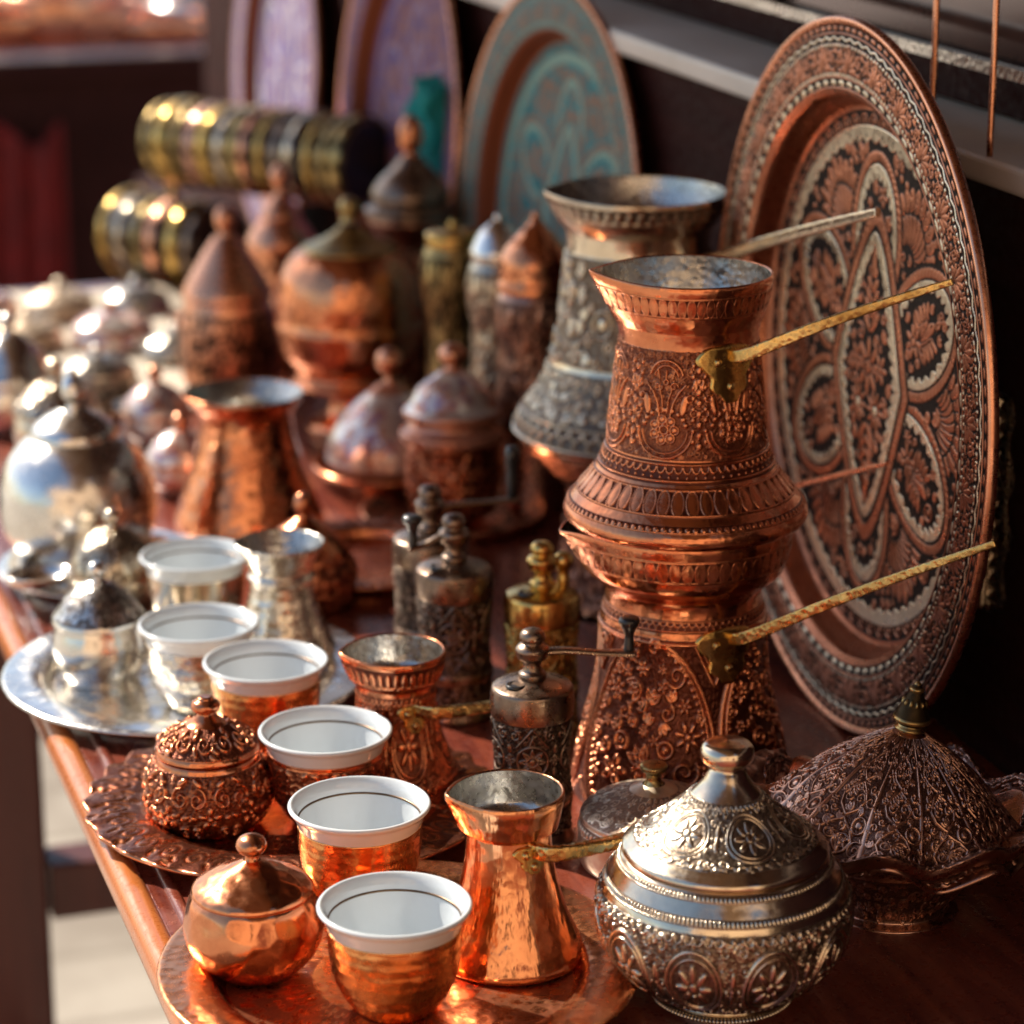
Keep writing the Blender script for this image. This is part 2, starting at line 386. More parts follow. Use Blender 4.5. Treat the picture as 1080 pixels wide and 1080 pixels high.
def lathe(name, ctrl, mat, parent=None, nu=96, nv=60, bands=(), spout=None, wave=None, rot=0, squash=None, post=None):
    R, Z, T = smooth_prof(ctrl, nv); n = len(R)
    dr = np.gradient(R); dz = np.gradient(Z); l = np.hypot(dr, dz)+1e-12; nr, nz = dz/l, -dr/l
    th = np.arange(nu)*2*PI/nu
    U, J = np.meshgrid(th, np.arange(n)); RR = R[J]; ZZ = Z[J]; TT = T[J]
    rel = np.ones_like(RR); inl = np.ones_like(RR)
    for b in bands:
        t0, t1, cv, reps, depth = b[:5]; off = b[5] if len(b) > 5 else 0
        mk = (T >= t0-1e-6) & (T <= t1+1e-6)
        if not mk.any(): continue
        js = np.where(mk)[0]
        s = np.cumsum(l)[js]; s = (s-s[0])/(s[-1]-s[0]+1e-9)
        fv = np.repeat(s[:, None], nu, 1); fu = np.repeat((th/(2*PI)*reps+off)[None], len(js), 0)
        h = sample(cv.h, fu, fv); c = sample(cv.c, fu, fv)
        rel[js] = h; inl[js] = c
        RR[js] += depth*h*nr[js][:, None]; ZZ[js] += depth*h*nz[js][:, None]
    if wave:
        k, amp, t0, t1, zamp = wave
        f = np.clip((TT-t0)/(t1-t0), 0, 1); f = np.where(TT > t1, 1, f) if t1 > t0 else f
        RR = RR+amp*f*np.cos(k*U); ZZ = ZZ+zamp*f*np.cos(k*U)
    if spout:
        a0, z0, z1, amp, lift, wd = spout
        f = np.clip((ZZ-z0)/(z1-z0), 0, 1)**1.5
        dth = (U-a0+PI) % (2*PI)-PI
        e = np.exp(-np.sqrt((dth/wd)**2+.03)*1.1+.19)
        RR = RR*(1+amp*f*e); ZZ = ZZ+lift*f*e
    X = RR*np.cos(U+rot); Y = RR*np.sin(U+rot)
    if squash: X = X*squash[0]; Y = Y*squash[1]
    V = np.stack([X, Y, ZZ], -1).reshape(-1, 3)
    if post is not None: V = post(V)
    a = np.arange(n-1)[:, None]*nu; i = np.arange(nu)[None]; i2 = (i+1) % nu
    F = np.stack([a+i, a+i2, a+nu+i2, a+nu+i], -1).reshape(-1, 4)
    if R[0] < 1e-6:
        pass
    return grid_mesh(name, V, F, mat, parent, attrs={'relief': rel, 'inlay': inl})

def sweep(name, pts, wh, mat, parent=None, ns=12, sub=10, upv=(0, 0, 1), braid=0, sq=2.5, cap=True, twist=0):
    """tube along pts; wh = [(half width, half height)] per point"""
    P = np.array(pts, float); W = np.array(wh if np.ndim(wh) > 1 else [wh]*len(P), float)
    k = np.linspace(0, len(P)-1, (len(P)-1)*sub+1)
    def cr(A):
        out = []
        for t in k:
            i = min(int(t), len(A)-2); u = t-i
            p0 = A[max(i-1, 0)]; p1 = A[i]; p2 = A[i+1]; p3 = A[min(i+2, len(A)-1)]
            out.append(.5*((2*p1)+(-p0+p2)*u+(2*p0-5*p1+4*p2-p3)*u*u+(-p0+3*p1-3*p2+p3)*u**3))
        return np.array(out)
    Q = cr(P); WW = cr(W); Tn = np.gradient(Q, axis=0); Tn /= np.linalg.norm(Tn, axis=1)[:, None]
    upv = np.array(upv, float); S = np.cross(Tn, upv); S /= np.linalg.norm(S, axis=1)[:, None]+1e-9; Un = np.cross(S, Tn)
    a = np.arange(ns)*2*PI/ns
    ca = np.sign(np.cos(a))*np.abs(np.cos(a))**(2/sq); sa = np.sign(np.sin(a))*np.abs(np.sin(a))**(2/sq)
    V = []
    for j in range(len(Q)):
        f = 1+(braid*math.sin(j*1.9) if braid else 0)
        tw = twist*j; c_, s_ = math.cos(tw), math.sin(tw); xa, ya = ca*c_-sa*s_, ca*s_+sa*c_
        V.append(Q[j]+S[j]*(xa*WW[j, 0]*f)[:, None]+Un[j]*(ya*WW[j, 1]*f)[:, None])
    n = len(V); V = np.concatenate(V)
    aa = np.arange(n-1)[:, None]*ns; i = np.arange(ns)[None]; i2 = (i+1) % ns
    F = np.stack([aa+i, aa+i2, aa+ns+i2, aa+ns+i], -1).reshape(-1, 4)
    if cap:
        V = np.concatenate([V, [Q[0], Q[-1]]]); m = n*ns
        f1 = np.array([[m, (q+1) % ns, q, q] for q in range(ns)]); f2 = np.array([[m+1, (n-1)*ns+q, (n-1)*ns+(q+1) % ns, (n-1)*ns+(q+1) % ns] for q in range(ns)])
        me = bpy.data.meshes.new(name)
        me.from_pydata([tuple(v) for v in V], [], [tuple(f) for f in F]+[tuple(f[:3]) for f in f1]+[tuple(f[:3]) for f in f2])
        me.polygons.foreach_set('use_smooth', [True]*len(F)+[False]*(2*ns))
        at_ = me.attributes.new('relief', 'FLOAT', 'POINT'); at_.data.foreach_set('value', np.ones(len(V), np.float32))
        me.materials.append(mat); o = bpy.data.objects.new(name, me); COL.objects.link(o)
        if parent: o.parent = parent
        return o
    return grid_mesh(name, V, F, mat, parent, attrs={'relief': np.ones(len(V))})

def box(name, lo, hi, mat, parent=None, bev=0.0):
    import bmesh
    bm = bmesh.new(); bmesh.ops.create_cube(bm, size=1)
    for v in bm.verts: v.co = [lo[i]+(v.co[i]+.5)*(hi[i]-lo[i]) for i in range(3)]
    if bev: bmesh.ops.bevel(bm, geom=bm.edges[:], offset=bev, segments=3, affect='EDGES', profile=.5)
    me = bpy.data.meshes.new(name); bm.to_mesh(me); bm.free(); me.materials.append(mat)
    a = me.attributes.new('relief', 'FLOAT', 'POINT'); a.data.foreach_set('value', np.ones(len(me.vertices), np.float32))
    o = bpy.data.objects.new(name, me); COL.objects.link(o)
    if parent: o.parent = parent
    return o

def thing(name, loc, label, cat, group=None, rz=0):
    o = bpy.data.objects.new(name, None); COL.objects.link(o); o.empty_display_size = .02
    o.location = loc; o.rotation_euler = (0, 0, rz); o['label'] = label; o['category'] = cat
    if group: o['group'] = group
    return o
def tag(o, label=None, cat=None, group=None, kind=None):
    if label: o['label'] = label
    if cat: o['category'] = cat
    if group: o['group'] = group
    if kind: o['kind'] = kind
    return o
def relabel(o, s): o['label'] = s; return o
def copy_tree(o, parent=None):
    c = o.copy(); COL.objects.link(c)
    if parent: c.parent = parent
    for ch in [x for x in bpy.data.objects if x.parent == o]: copy_tree(ch, c)
    return c

# ------------------------------------------------------------------ ornament tiles
def tile_arab(seed, W=2, H=1, r0=.16, w=.022, px=150):
    c = Cv(W, H, px); c.fill_arab(seed, r0, w); return c
def tile_scal(n=10, px=160):
    c = Cv(2, .34, px); c.hl(.05, .02); c.hl(.3, .018); c.scallops(.26, n, .085, .018, -1); c.beads(.11, n, .025); return c
def tile_teeth(n=12, px=160):
    c = Cv(2, .2, px); c.hl(.03, .02)
    for k in range(n): c.blob((k+.5)*2/n, .1, .06, .075, 0, 1, None, h0=.3)
    return c
def tile_ovals(n=9, px=160):
    c = Cv(2, .42, px)
    for k in range(n):
        x = (k+.5)*2/n; c.blob(x, .21, .085, .18, 0, .8, None, h0=.5); c.ring(x, .21, .095, .014, 1, ry=.19)
    c.hl(.02, .016); c.hl(.4, .016); return c
def tile_rosettes(px=170, n=2):
    c = Cv(n*1.0, 1.0, px); c.fill_arab(41, .075, .012, n=900); c.h *= .5
    for k in range(n):
        x = k+.5; c.blob(x, .5, .36, .36, 0, .1, None, .1); c.ring(x, .5, .36, .022); c.ring(x, .5, .30, .014); c.flower(x, .5, .25, 8, 1, outline=0)
        for s in (0, 1):
            for dx in (-1, 1):
                c.spiral(x+dx*.4, .12 if s == 0 else .88, .09, 0 if dx > 0 else PI, 1.3, dx*(1 if s else -1), .016)
        for dy in (.5,):
            c.leaf(k, .5, .2, PI/2, .07); c.leaf(k, .5, .2, -PI/2, .07); c.blob(k, .5, .03, .03)
        for a in range(12):
            aa = a*PI/6; c.blob(x+.42*math.cos(aa), .5+.42*math.sin(aa), .018, .018)
    c.scallops(.03, 8*n, .05, .013, 1); c.scallops(.97, 8*n, .05, .013, -1)
    return c
def tile_arches(px=170):
    """upper copper pot: drop shaped medallions with a palmette over a flower"""
    c = Cv(1, 1.5, px); c.fill_arab(31, .075, .011, n=900); c.h *= .5
    x = .5
    c.blob(x, .42, .36, .36, 0, .12, None, .12); c.ring(x, .42, .40, .02, 1, a0=PI, a1=2*PI); c.ring(x, .42, .33, .013, 1, a0=PI*1.02, a1=PI*1.98)
    c.ring(x, .42, .06, .02)
    for k in range(7): c.ring(x+.15*math.cos(k*PI*2/7), .42+.15*math.sin(k*PI*2/7), .06, .015); c.blob(x+.15*math.cos(k*PI*2/7), .42+.15*math.sin(k*PI*2/7), .04, .04, 0, .8, None, .5)
    for k in range(9):
        a = PI*(k+.5)/9; c.blob(x+.31*math.cos(a), .45+.25*math.sin(a), .04, .04, 0, .9, None, .3)
    for s in (-1, 1):
        p = [(x+s*.08, .62), (x+s*.12, .8), (x+s*.2, .95), (x+s*.3, 1.05)]; c.line(p, .02)
        p = [(x+s*.03, .66), (x+s*.05, .85), (x+s*.1, 1.0)]; c.line(p, .014)
        c.spiral(x+s*.12, 1.02, .07, 0, 1.2, s, .014)
        c.leaf(x+s*.25, .62, .3, PI/2-s*.2, .11, 1)
        c.ring(x+s*.36, .86, .05, .016); c.ring(x+s*.42, .66, .05, .016); c.blob(x+s*.45, 1.05, .05, .09)
    c.ring(x, 1.12, .26, .022, 1, a0=.25, a1=PI-.25); c.ring(x, 1.12, .19, .016, 1, a0=.25, a1=PI-.25)
    for q in (-.1, 0, .1): c.line([(x+q, 1.12), (x+q*1.3, 1.24)], .014)
    c.ring(x, 1.08, .035, .014)
    for k in range(8): c.blob(0, .2+k*.15, .045, .055, 0, .9, None, .3); c.blob(.09, .27+k*.15, .03, .04, 0, .9, None, .3); c.blob(.91, .27+k*.15, .03, .04, 0, .9, None, .3)
    return c
def tile_panels(px=150):
    """lower copper pot: tall pointed panels framed by double lines and scallops"""
    c = Cv(1.35, 1.5, px); cx = .675
    def hw(y):   # half width of the oval panel
        return .64*math.sqrt(max(0, 1-((y-.62)/.86)**2))
    c.fill_arab(11, .135, .018, 0, 1.5, mask=lambda x, y, r: abs(x-cx) < hw(y)-r*.75-.04, n=2500)
    ys = np.linspace(.0, 1.47, 60)
    for s in (-1, 1):
        c.line([(cx+s*hw(y), y) for y in ys], .026); c.line([(cx+s*(hw(y)-.05), y) for y in ys], .014)
        for y in np.linspace(.03, 1.44, 26): c.blob(cx+s*(hw(y)-.085), y, .024, .024, 0, 1, None, .3)
    c.line([(-.2, 1.46), (0, 1.12), (.2, 1.46)], .018); c.line([(-.14, 1.44), (0, 1.2), (.14, 1.44)], .012)
    c.spiral(0, 1.36, .07, 0, 1.2, 1, .014); c.hl(1.47, .02)
    c.line([(-.2, .0), (0, .18), (.2, .0)], .018)
    return c
def tile_scrollband(px=150, n=4, seed=5):
    c = Cv(2, .6, px)
    for k in range(n):
        x = (k+.5)*2/n; s = 1 if k % 2 else -1
        c.spiral(x, .3, .2, PI if s > 0 else 0, 1.5, s, .026); c.leaf(x+.1, .3+s*.2, .26, s*.5, .12)
        c.leaf(x+.25, .3-s*.05, .22, -s*1.1, .1); c.leaf(x-.2, .3-s*.2, .2, s*2.4, .09); c.blob(x+.25, .3+s*.2, .035, .035)
    return c
def tile_floral(px=150):
    c = Cv(2, 1, px); c.fill_arab(61, .09, .014, n=900); c.h *= .4
    for k in range(3):
        x = (k+.5)*2/3; c.flower(x, .42, .19, 5, 1, a0=.3); 
        for s in (-1, 1):
            c.spiral(x+s*.2, .7, .15, PI/2, 1.4, s, .026); c.spiral(x+s*.24, .2, .12, -PI/2, 1.3, -s, .022)
            c.leaf(x+s*.12, .86, .2, PI/2-s*1.0, .09); c.leaf(x+s*.2, .42, .16, s*.3 if s > 0 else PI-.3, .09)
        c.ring(x, .42, .27, .018, 1, a0=.6, a1=PI-.6)
    return c
def tile_grinder(px=170):
    c = Cv(1, 1.6, px); c.fill_arab(51, .09, .012, n=900); c.h *= .5; c.blob(.5, .85, .33, .33, 0, .1, None, .1)
    c.ring(.5, .85, .33, .022); c.flower(.5, .85, .28, 8, 1, outline=.016); c.blob(.5, .85, .04, .04)
    for s in (-1, 1):
        c.line([(.5+s*.33, 1.15), (.5, 1.56)], .018); c.line([(.5+s*.05, 1.22), (.5, 1.36), (.5-s*.05, 1.22)], .016)
        c.spiral(.5+s*.36, 1.4, .12, PI/2, 1.4, s, .02); c.leaf(.5+s*.22, 1.5, .14, 0 if s > 0 else PI, .06)
        c.line([(.5+s*.33, .5), (.5, .1)], .018); c.spiral(.5+s*.36, .28, .12, -PI/2, 1.4, -s, .02)
        c.spiral(.5+s*.12, .33, .08, PI/2, 1.2, s, .016)
    c.flower(0, .85, .13, 4, 1, outline=.014); c.leaf(0, 1.0, .2, PI/2, .1); c.leaf(0, .7, .2, -PI/2, .1)
    return c
def tile_ribs(px=190):
    """one gore of the scalloped lid"""
    c = Cv(1, 2.4, px); c.line([(0, 0), (0, 2.4)], .055)
    c.fill_arab(3, .16, .026, 0, 2.4, mask=lambda x, y, r: .1 < x < .9, n=900)
    for y in (.45, 1.1, 1.75):
        for s in (-1, 1):
            c.line([(.5, y-.3), (.5+s*.2, y-.16), (.5+s*.28, y), (.5+s*.2, y+.14), (.5, y+.3)], .026); c.spiral(.5+s*.13, y, .1, 0, 1.2, s, .02)
    return c
A1 = tile_arab(1); A2 = tile_arab(2, 3, 1, .15); A3 = tile_arab(7, 2, 1.3, .2, .026); SCROLL2 = tile_scrollband(n=4); SCAL = tile_scal(); TEETH = tile_teeth(); OVALS = tile_ovals()
ROS = tile_rosettes(); ARCH = tile_arches(); PANEL = tile_panels(); SCROLL = tile_scrollband(); FLOR = tile_floral(); GRIN = tile_grinder(); RIBS = tile_ribs()
FINE = tile_arab(21, 2, 1, .1, .016)
for i_, c_ in enumerate((A1, A2, A3, ROS, ARCH, PANEL, SCROLL, SCROLL2, FLOR, GRIN, RIBS, FINE)): ground(c_, .30 if c_ is not PANEL else .2, i_)
# ------------------------------------------------------------------ the setting
def da(deg): return rad(deg)-YAW           # 0 = to the right in the photo, 90 = away from the viewer
def dv(deg): a = da(deg); return np.array([math.cos(a), math.sin(a), 0])
XE, XW, ZL = 0.194, 0.655, 0.312           # table edge, wall face, ledge height
GZ = -0.76
g = box('pavement', (-30, -12, GZ-.1), (30, 60, GZ), M['pave']); tag(g, kind='structure')
tb = thing('display_table', (XE, .45, 0), 'long red varnished wooden table with an orange rounded edge, carrying all the metalware', 'table')
box('tabletop', (.012, 0, -.016), (XW-XE-.004, 2.03, 0), M['table'], tb, .001)
sweep('edge_moulding', [(0.006, 0, -.006), (0.006, 1.0, -.006), (0.006, 2.03, -.006)], (.0075, .0095), M['lip'], tb, ns=16, sub=4)
sweep('inner_bead', [(0.0225, 0, .0005), (0.0225, 1.0, .0005), (0.0225, 2.03, .0005)], (.003, .0022), M['table'], tb, ns=10, sub=4)
BZ = zof(XE+.12, 1.9, 922)
for (x, y) in ((.035, .25), (.035, 1.45), (.41, .25), (.41, 1.45)):
    box('leg', (x-.03, y-.03, GZ), (x+.03, y+.03, -.03), M['leg'], tb, .004)
box('apron', (.03, .2, -.07), (.045, 1.99, -.0165), M['leg'], tb, .002)
box('stretcher', (.02, .28, -.52), (.05, 1.418, -.46), M['leg'], tb, .003)
box('stretcher', (.068, 1.43, BZ-.022), (.378, 1.47, BZ+.022), M['leg'], tb, .003)
# wall with window above the ledge
wl = thing('stall_wall', (XW, 0, 0), 'dark wooden stall wall behind the big plates, under the pale ledge', 'wall')
box('panelling', (0, .2, GZ), (.04, 3.1, ZL-.014), M['wall'], wl)
for z in (.262, .185, .055): box('moulding', (-.005, .2, z-.004), (.001, 1.02, z+.004), M['wall'], wl, .0015)
ld = box('window_ledge', (XW-.014, .2, ZL-.014), (XW+.07, 3.1, ZL), M['whitepaint'], None, .003)
tag(ld, 'worn pale painted ledge running along the dark wall under the window', 'ledge')
sg = thing('shop_window', (XW+.02, 0, ZL), 'dark reflecting shop window above the pale ledge', 'window')
box('frame', (.03, .2, .002), (.05, 3.1, .03), M['wall'], sg, .002)
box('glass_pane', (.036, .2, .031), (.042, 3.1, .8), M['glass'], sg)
for y in (1.62, 3.08): box('mullion', (.028, y-.02, .031), (.0355, y+.02, .8), M['wall'], sg, .002)
box('top_rail', (.02, .2, .801), (.06, 3.1, .9), M['wall'], sg, .003)
RZ = atX(980, 50, XW+.02)[2]
sh = box('window_rail', (XW+.012, .3, RZ-.003), (XW+.019, 3.0, RZ+.003), M['tin']); tag(sh, 'thin metal rail across the dark window above the ledge', 'rail')
for i, (px_, lab) in enumerate(((985, 'thin copper rod standing in for a curved window reflection, nearer the inlaid plate'), (1048, 'thin copper rod standing in for a curved window reflection at the right edge'))):
    p = atX(px_, 120, XW-.012); ps = []
    for k in range(9):
        u = k/8; ps.append((p[0]+.03*u, p[1]-.01+.012*math.cos(u*PI)+.34*u**1.7, ZL+.0005+.8*u))
    h = sweep('reflection_rod', [(a, b, c) for a, b, c in ps], (.0016, .0016), M['rim_copper'], None, ns=8, sub=6)  # rod added in place of a faint curved reflection in the glass
    tag(h, lab, 'rod', 'rods added as window reflections')
# upper wall, and an unseen awning added to shade the wall side
box_up = box('stall_front_upper', (XW+.02, .2, ZL+.902), (XW+.06, 3.1, 1.9), M['wall']); tag(box_up, 'dark wooden boards above the shop window, over the table', 'wall')
aw = thing('awning', (XW, 0, 0), 'unseen canvas awning added over the stall table to shade the wall side', 'awning')
import bmesh
AX0, AZ0, AZ1 = -.14, 1.02, 1.28
V, F = [], []
for j in range(41):
    y = -.6+3.8*j/40
    for i in range(9):
        u = i/8; V.append((AX0-XW+(XW-AX0+.01)*u, y, AZ0+(AZ1-AZ0)*u-.03*math.sin(u*PI)-.006*math.cos(j*PI/2.5)))
for j in range(40):
    for i in range(8): a = j*9+i; F.append((a, a+1, a+10, a+9))
cano = grid_mesh('shade_canopy', V, F, M['canvas'], aw); so_ = cano.modifiers.new('t', 'SOLIDIFY'); so_.thickness = .004
for y in (.3, 2.9): sweep('arm', [(.0, y, 1.1), (AX0-XW+.02, y, AZ0-.02)], (.01, .01), M['wall'], aw, ns=8, sub=2)

# unseen house front added behind the camera to give warm reflections
hb = thing('house', (0, -4.2, GZ), 'plain plastered house front added behind the viewer for warm reflections', 'house')
box('wall', (-6, -.3, 0), (6, 0, 4.2), M['plaster'], hb)
for x in (-4.2, -1.6, 2.6, 4.8):
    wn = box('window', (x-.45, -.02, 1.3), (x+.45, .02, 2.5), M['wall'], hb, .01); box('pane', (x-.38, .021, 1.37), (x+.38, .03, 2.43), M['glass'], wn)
box('door', (.2, -.02, 0), (1.1, .03, 2.1), M['leg'], hb, .01)
box('cornice', (-6.05, -.02, 4.0), (6.05, .12, 4.19), M['plaster'], hb, .01)

# ------------------------------------------------------------------ makers
GRP = 'metalware'
def sphere_prof(r, zc, n=7, a0=-80, a1=90):
    return [(r*math.cos(rad(a0+(a1-a0)*k/n)) if k < n or a1 < 90 else 0, zc+r*math.sin(rad(a0+(a1-a0)*k/n))) for k in range(n+1)]
def inner_of(pr, t=.0012, z0=.004):
    o = [(max(r-t, .0005), z) for r, z, *_ in reversed(pr) if z > z0]; o.append((o[-1][0]*.9, z0)); o.append((0, z0)); return o
def patch(name, parent, ang, hw, z0, z1, rf, mat, shape='leaf', th=.0018):
    """brass plate wrapped on the pot wall; rf(z) = wall radius"""
    nu_, nv_ = 28, 28; V = []; 
    for side in (1, 0):
        for j in range(nv_+1):
            v = j/nv_; z = z0+(z1-z0)*v
            wv = max(.05, .30+.70*min(1, v/.55)**1.6-.16*math.cos(v*PI*4)*(v > .2))*(1 if v < .9 else math.sqrt(max(.02, 1-((v-.9)/.1)**2))) if v > .12 else .30*math.sqrt(max(.02, 1-((.12-v)/.12)**2))
            for i in range(nu_+1):
                u = (i/nu_*2-1); a = ang+hw*wv*u; r = rf(z)+(th if side else -.001)*(1 if abs(u) < .93 and 0 < j < nv_ else .3)
                V.append((r*math.cos(a), r*math.sin(a), z))
    n1 = (nu_+1)*(nv_+1); F = []
    for j in range(nv_):
        for i in range(nu_):
            a = j*(nu_+1)+i; F.append((a, a+1, a+nu_+2, a+nu_+1)); F.append((n1+a+nu_+1, n1+a+nu_+2, n1+a+1, n1+a))
    return grid_mesh(name, V, F, mat, parent, attrs={'relief': np.ones(len(V))})
def rivet(parent, p, mat, r=.0022):
    o = lathe('rivet', [(0.0001, r), (r*.7, r*.72), (r, 0), (r, -.001)], mat, parent, 14, 10); o.location = p; return o
def rfun(pr):
    zs = [e[1] for e in pr]; rs = [e[0] for e in pr]; return lambda z: float(np.interp(z, zs, rs))

def cezve(name, loc, label, plist, sp, mat, bands=(), nu=200, nv=150, group=None, cat='coffee pot', tin='tin', handle=None, hmat='brass_engraved', rim_t=None):
    t = thing(name, loc, label, cat, group); pr = prof(loc, plist)
    base = [(0, .0)] + [(pr[0][0]*.96, .0, 1)] + [(pr[0][0], pr[0][1]+.0015)] + pr[1:]
    zn, zt = sp[1], pr[-1][1]
    spp = (da(sp[0]), pr[zn][1], zt, sp[2], sp[3], sp[4])
    bb = [(b[0]+2, b[1]+2)+tuple(b[2:]) for b in bands]
    lip = base+[(pr[-1][0]-.0006, pr[-1][1]+.0006), (pr[-1][0]-.0012, pr[-1][1])]
    lathe('body', lip, mat, t, nu, nv, bb, spp)
    lathe('lining', inner_of(pr, .0014), M[tin], t, max(96, nu//2), 60, (), spp)
    if handle:
        ang = da(handle['a']); rf = rfun(pr); z0, z1 = [zof(loc[0], loc[1], y)-loc[2] for y in handle['z']]
        bk = patch('bracket', t, ang, handle.get('hw', .3), z0, z1, rf, M['brass' if hmat == 'brass_engraved' else hmat])
        for q, zz in ((-.45, .72), (.45, .72), (0, .3)):
            a = ang+q*handle.get('hw', .3); z = z0+(z1-z0)*zz; r = rf(z)+.0015; rv = rivet(bk, (r*math.cos(a), r*math.sin(a), z), M[hmat]); rv.rotation_euler = (0, PI/2, a)
        zc = z0+(z1-z0)*.8; r = rf(zc)
        p0 = np.array([(r-.001)*math.cos(ang), (r-.001)*math.sin(ang), zc])
        pts = [p0]; 
        if 'end' in handle:
            e = atX(*handle['end'])-np.array(loc); a0 = p0+(e-p0)*.06+np.array([math.cos(ang), math.sin(ang), 0])*.006
            pts.append(a0)
            for k in (.3, .55, .8, 1): q = a0+(e-a0)*k; q[2] += .0015*math.sin(k*PI); pts.append(q)
        else:
            for q in handle['pts']: pts.append(p0+dv(q[0])*q[1]+[0, 0, q[2]])
        sweep('handle', pts, handle['wh'], M[hmat], t, ns=20, twist=handle.get('twist', 0), sq=handle.get('sq', 5), sub=handle.get('sub', 14), braid=handle.get('braid', 0))
    return t, pr

def porcelain_cup(loc, label, rimx, sleeve, top_y, group='small porcelain coffee cups', emboss=None, s=1.0):
    t = thing('coffee_cup', loc, label, 'cup', group)
    R0 = .0322*s; h = .0465*s
    # sleeve
    lathe('metal_sleeve', [(0, 0), (.017*s, 0, 1), (.0185*s, .002), (.0215*s, .006), (.0262*s, .016), (.0278*s, .026), (.0283*s, h-.0092, 1), (.0279*s, h-.0091)], M[sleeve], t, 160, 90,
          [(3.6, 5.8, emboss, 4, .0012)] if emboss else ())
    lathe('porcelain_liner', [(.0276*s, h-.0108), (.0280*s, h-.0090), (.0292*s, h-.006), (.0305*s, h-.003), (R0, h-.0012), (R0+.0003, h-.0002), (R0-.0010, h+.0007), (R0-.0020, h-.0001), (R0-.0036, h-.003),
          (R0-.0044, h-.0065), (R0-.0055, h-.014), (R0-.0075, h-.026), (R0-.012, h-.036), (R0-.02, h-.039), (0, h-.0395)], M['porcelain'], t, 120, 90)
    lathe('gilt_line', [(R0-.0042, h-.0060), (R0-.0046, h-.0061), (R0-.0048, h-.0069), (R0-.0044, h-.0070)], M['gilt'], t, 96, 8)
    return t

# ------------------------------------------------------------------ trays
def tray(px, py, R, label, mat, emb=None, wavy=0, zr=.011, well=.74, nv=130, nu=360, depth=.0014, cen=None, rimdrop=0):
    p = at(px, py, zr); loc = (p[0], p[1], 0)
    w_ = R*well
    pr = [(0, .0035), (w_*.5, .0035), (w_*.93, .0035), (w_, .0045), (w_*1.035, zr-.002), (w_*1.06, zr-.0008), (R*.97, zr+.0005), (R, zr, 0), (R*1.002, zr-.0014), (R*.985, zr-.0022), (w_*1.06, zr-.004), (w_*1.03, .0015), (w_*.97, .0006), (w_*.6, .0006), (0, .0006)]
    b = []
    if emb: b.append((5.15, 6.85, emb[0], emb[1], depth))
    if cen: b.append((1.0, 2.6, cen[0], cen[1], cen[2]))
    t = lathe('round_tray', pr, M[mat], None, nu, nv, b, wave=(wavy, R*.012, 5, 7, .0008) if wavy else None)
    t.location = loc; tag(t, label, 'tray', 'round trays along the table edge'); return t
tray(422, 1012, .1035, 'plain hammered copper tray nearest the camera, holding a small plain copper pot', 'copper_tray', None, nv=150, cen=(A2, 5, .00012))
tray(307, 838, .1005, 'embossed copper tray with scrolling rim under the embossed sugar bowl', 'copper_engraved', (SCROLL2, 9), 28, cen=(FINE, 5, .0005), depth=.0009, nv=190, nu=700, well=.66)
tray(198, 703, .102, 'shiny silver tray hanging over the table edge under two silver cups', 'silver_bright', None)
tray(385, 582, .072, 'embossed copper tray under the covered dish with the flowered dome', 'copper_engraved', (SCROLL2, 8), 0, depth=.001, well=.7)
tray(118, 592, .07, 'small silver tray under the large round silver kettle', 'silver_bright', None)

# ------------------------------------------------------------------ cups
def cup_at(px, py, *a, **k):
    p = at(px, py, .0035+.0465); return porcelain_cup((p[0], p[1], .0037), *a, **k)
cup_at(416, 954, 'white porcelain cup in a ringed copper sleeve, closest to the camera', 0, 'copper_cup', 0)
cup_at(379, 848, 'white porcelain cup in a plain copper sleeve, just behind the front cup', 0, 'copper_cup', 0)
cup_at(343, 770, 'white porcelain cup in an embossed copper sleeve, right beside the embossed sugar bowl', 0, 'copper_engraved', 0, emboss=FLOR)
cup_at(280, 697, 'white porcelain cup with gilt inner line, behind the embossed sugar bowl\'s knob', 0, 'copper_cup', 0)
cup_at(209, 657, 'white porcelain cup in a ringed silver sleeve, second from the back', 0, 'silver_ringed', 0)
cup_at(206, 585, 'white porcelain cup in a plain silver sleeve, farthest back beside the silver pot', 0, 'silver', 0)

# ------------------------------------------------------------------ small copper pots
cz = spot(537, 1006, .0037)
cezve('copper_coffee_pot', cz, 'small plain hammered copper coffee pot with short brass handle on the front tray',
      [(1006, 79), (990, 76), (960, 62), (925, 51), (895, 46), (873, 44, 1), (869, 52, 1), (850, 56.5), (834, 58.5)], (200, 4, .22, .002, .42), M['copper_hammered'],
      handle=dict(a=-58, z=(905, 876), hw=.42, pts=[(-30, .012, .001), (5, .03, .001), (14, .043, .0005)], wh=[(.0018, .0034), (.002, .0034), (.003, .0028), (.004, .0024)], braid=.05), group='copper coffee pots with brass handles')
cz = spot(419, 827, .0037)
cezve('copper_coffee_pot', cz, 'small engraved copper coffee pot with braided brass handle, behind the white cups',
      [(827, 66), (817, 65), (790, 53), (763, 44), (730, 41), (718, 42, 1), (714, 46, 1), (700, 50), (686, 52.5)], (198, 4, .18, .002, .42), M['copper_engraved'], [(1.0, 4.6, ROS, 3, .0011), (5.9, 7.6, TEETH, 3, .0008)], nu=300, nv=260,
      handle=dict(a=-62, z=(760, 730), hw=.38, pts=[(-25, .015, .001), (2, .035, .001), (8, .055, .001)], wh=[(.0018, .0034), (.002, .0034), (.0028, .0026), (.0034, .0022)], braid=.06), group='copper coffee pots with brass handles')

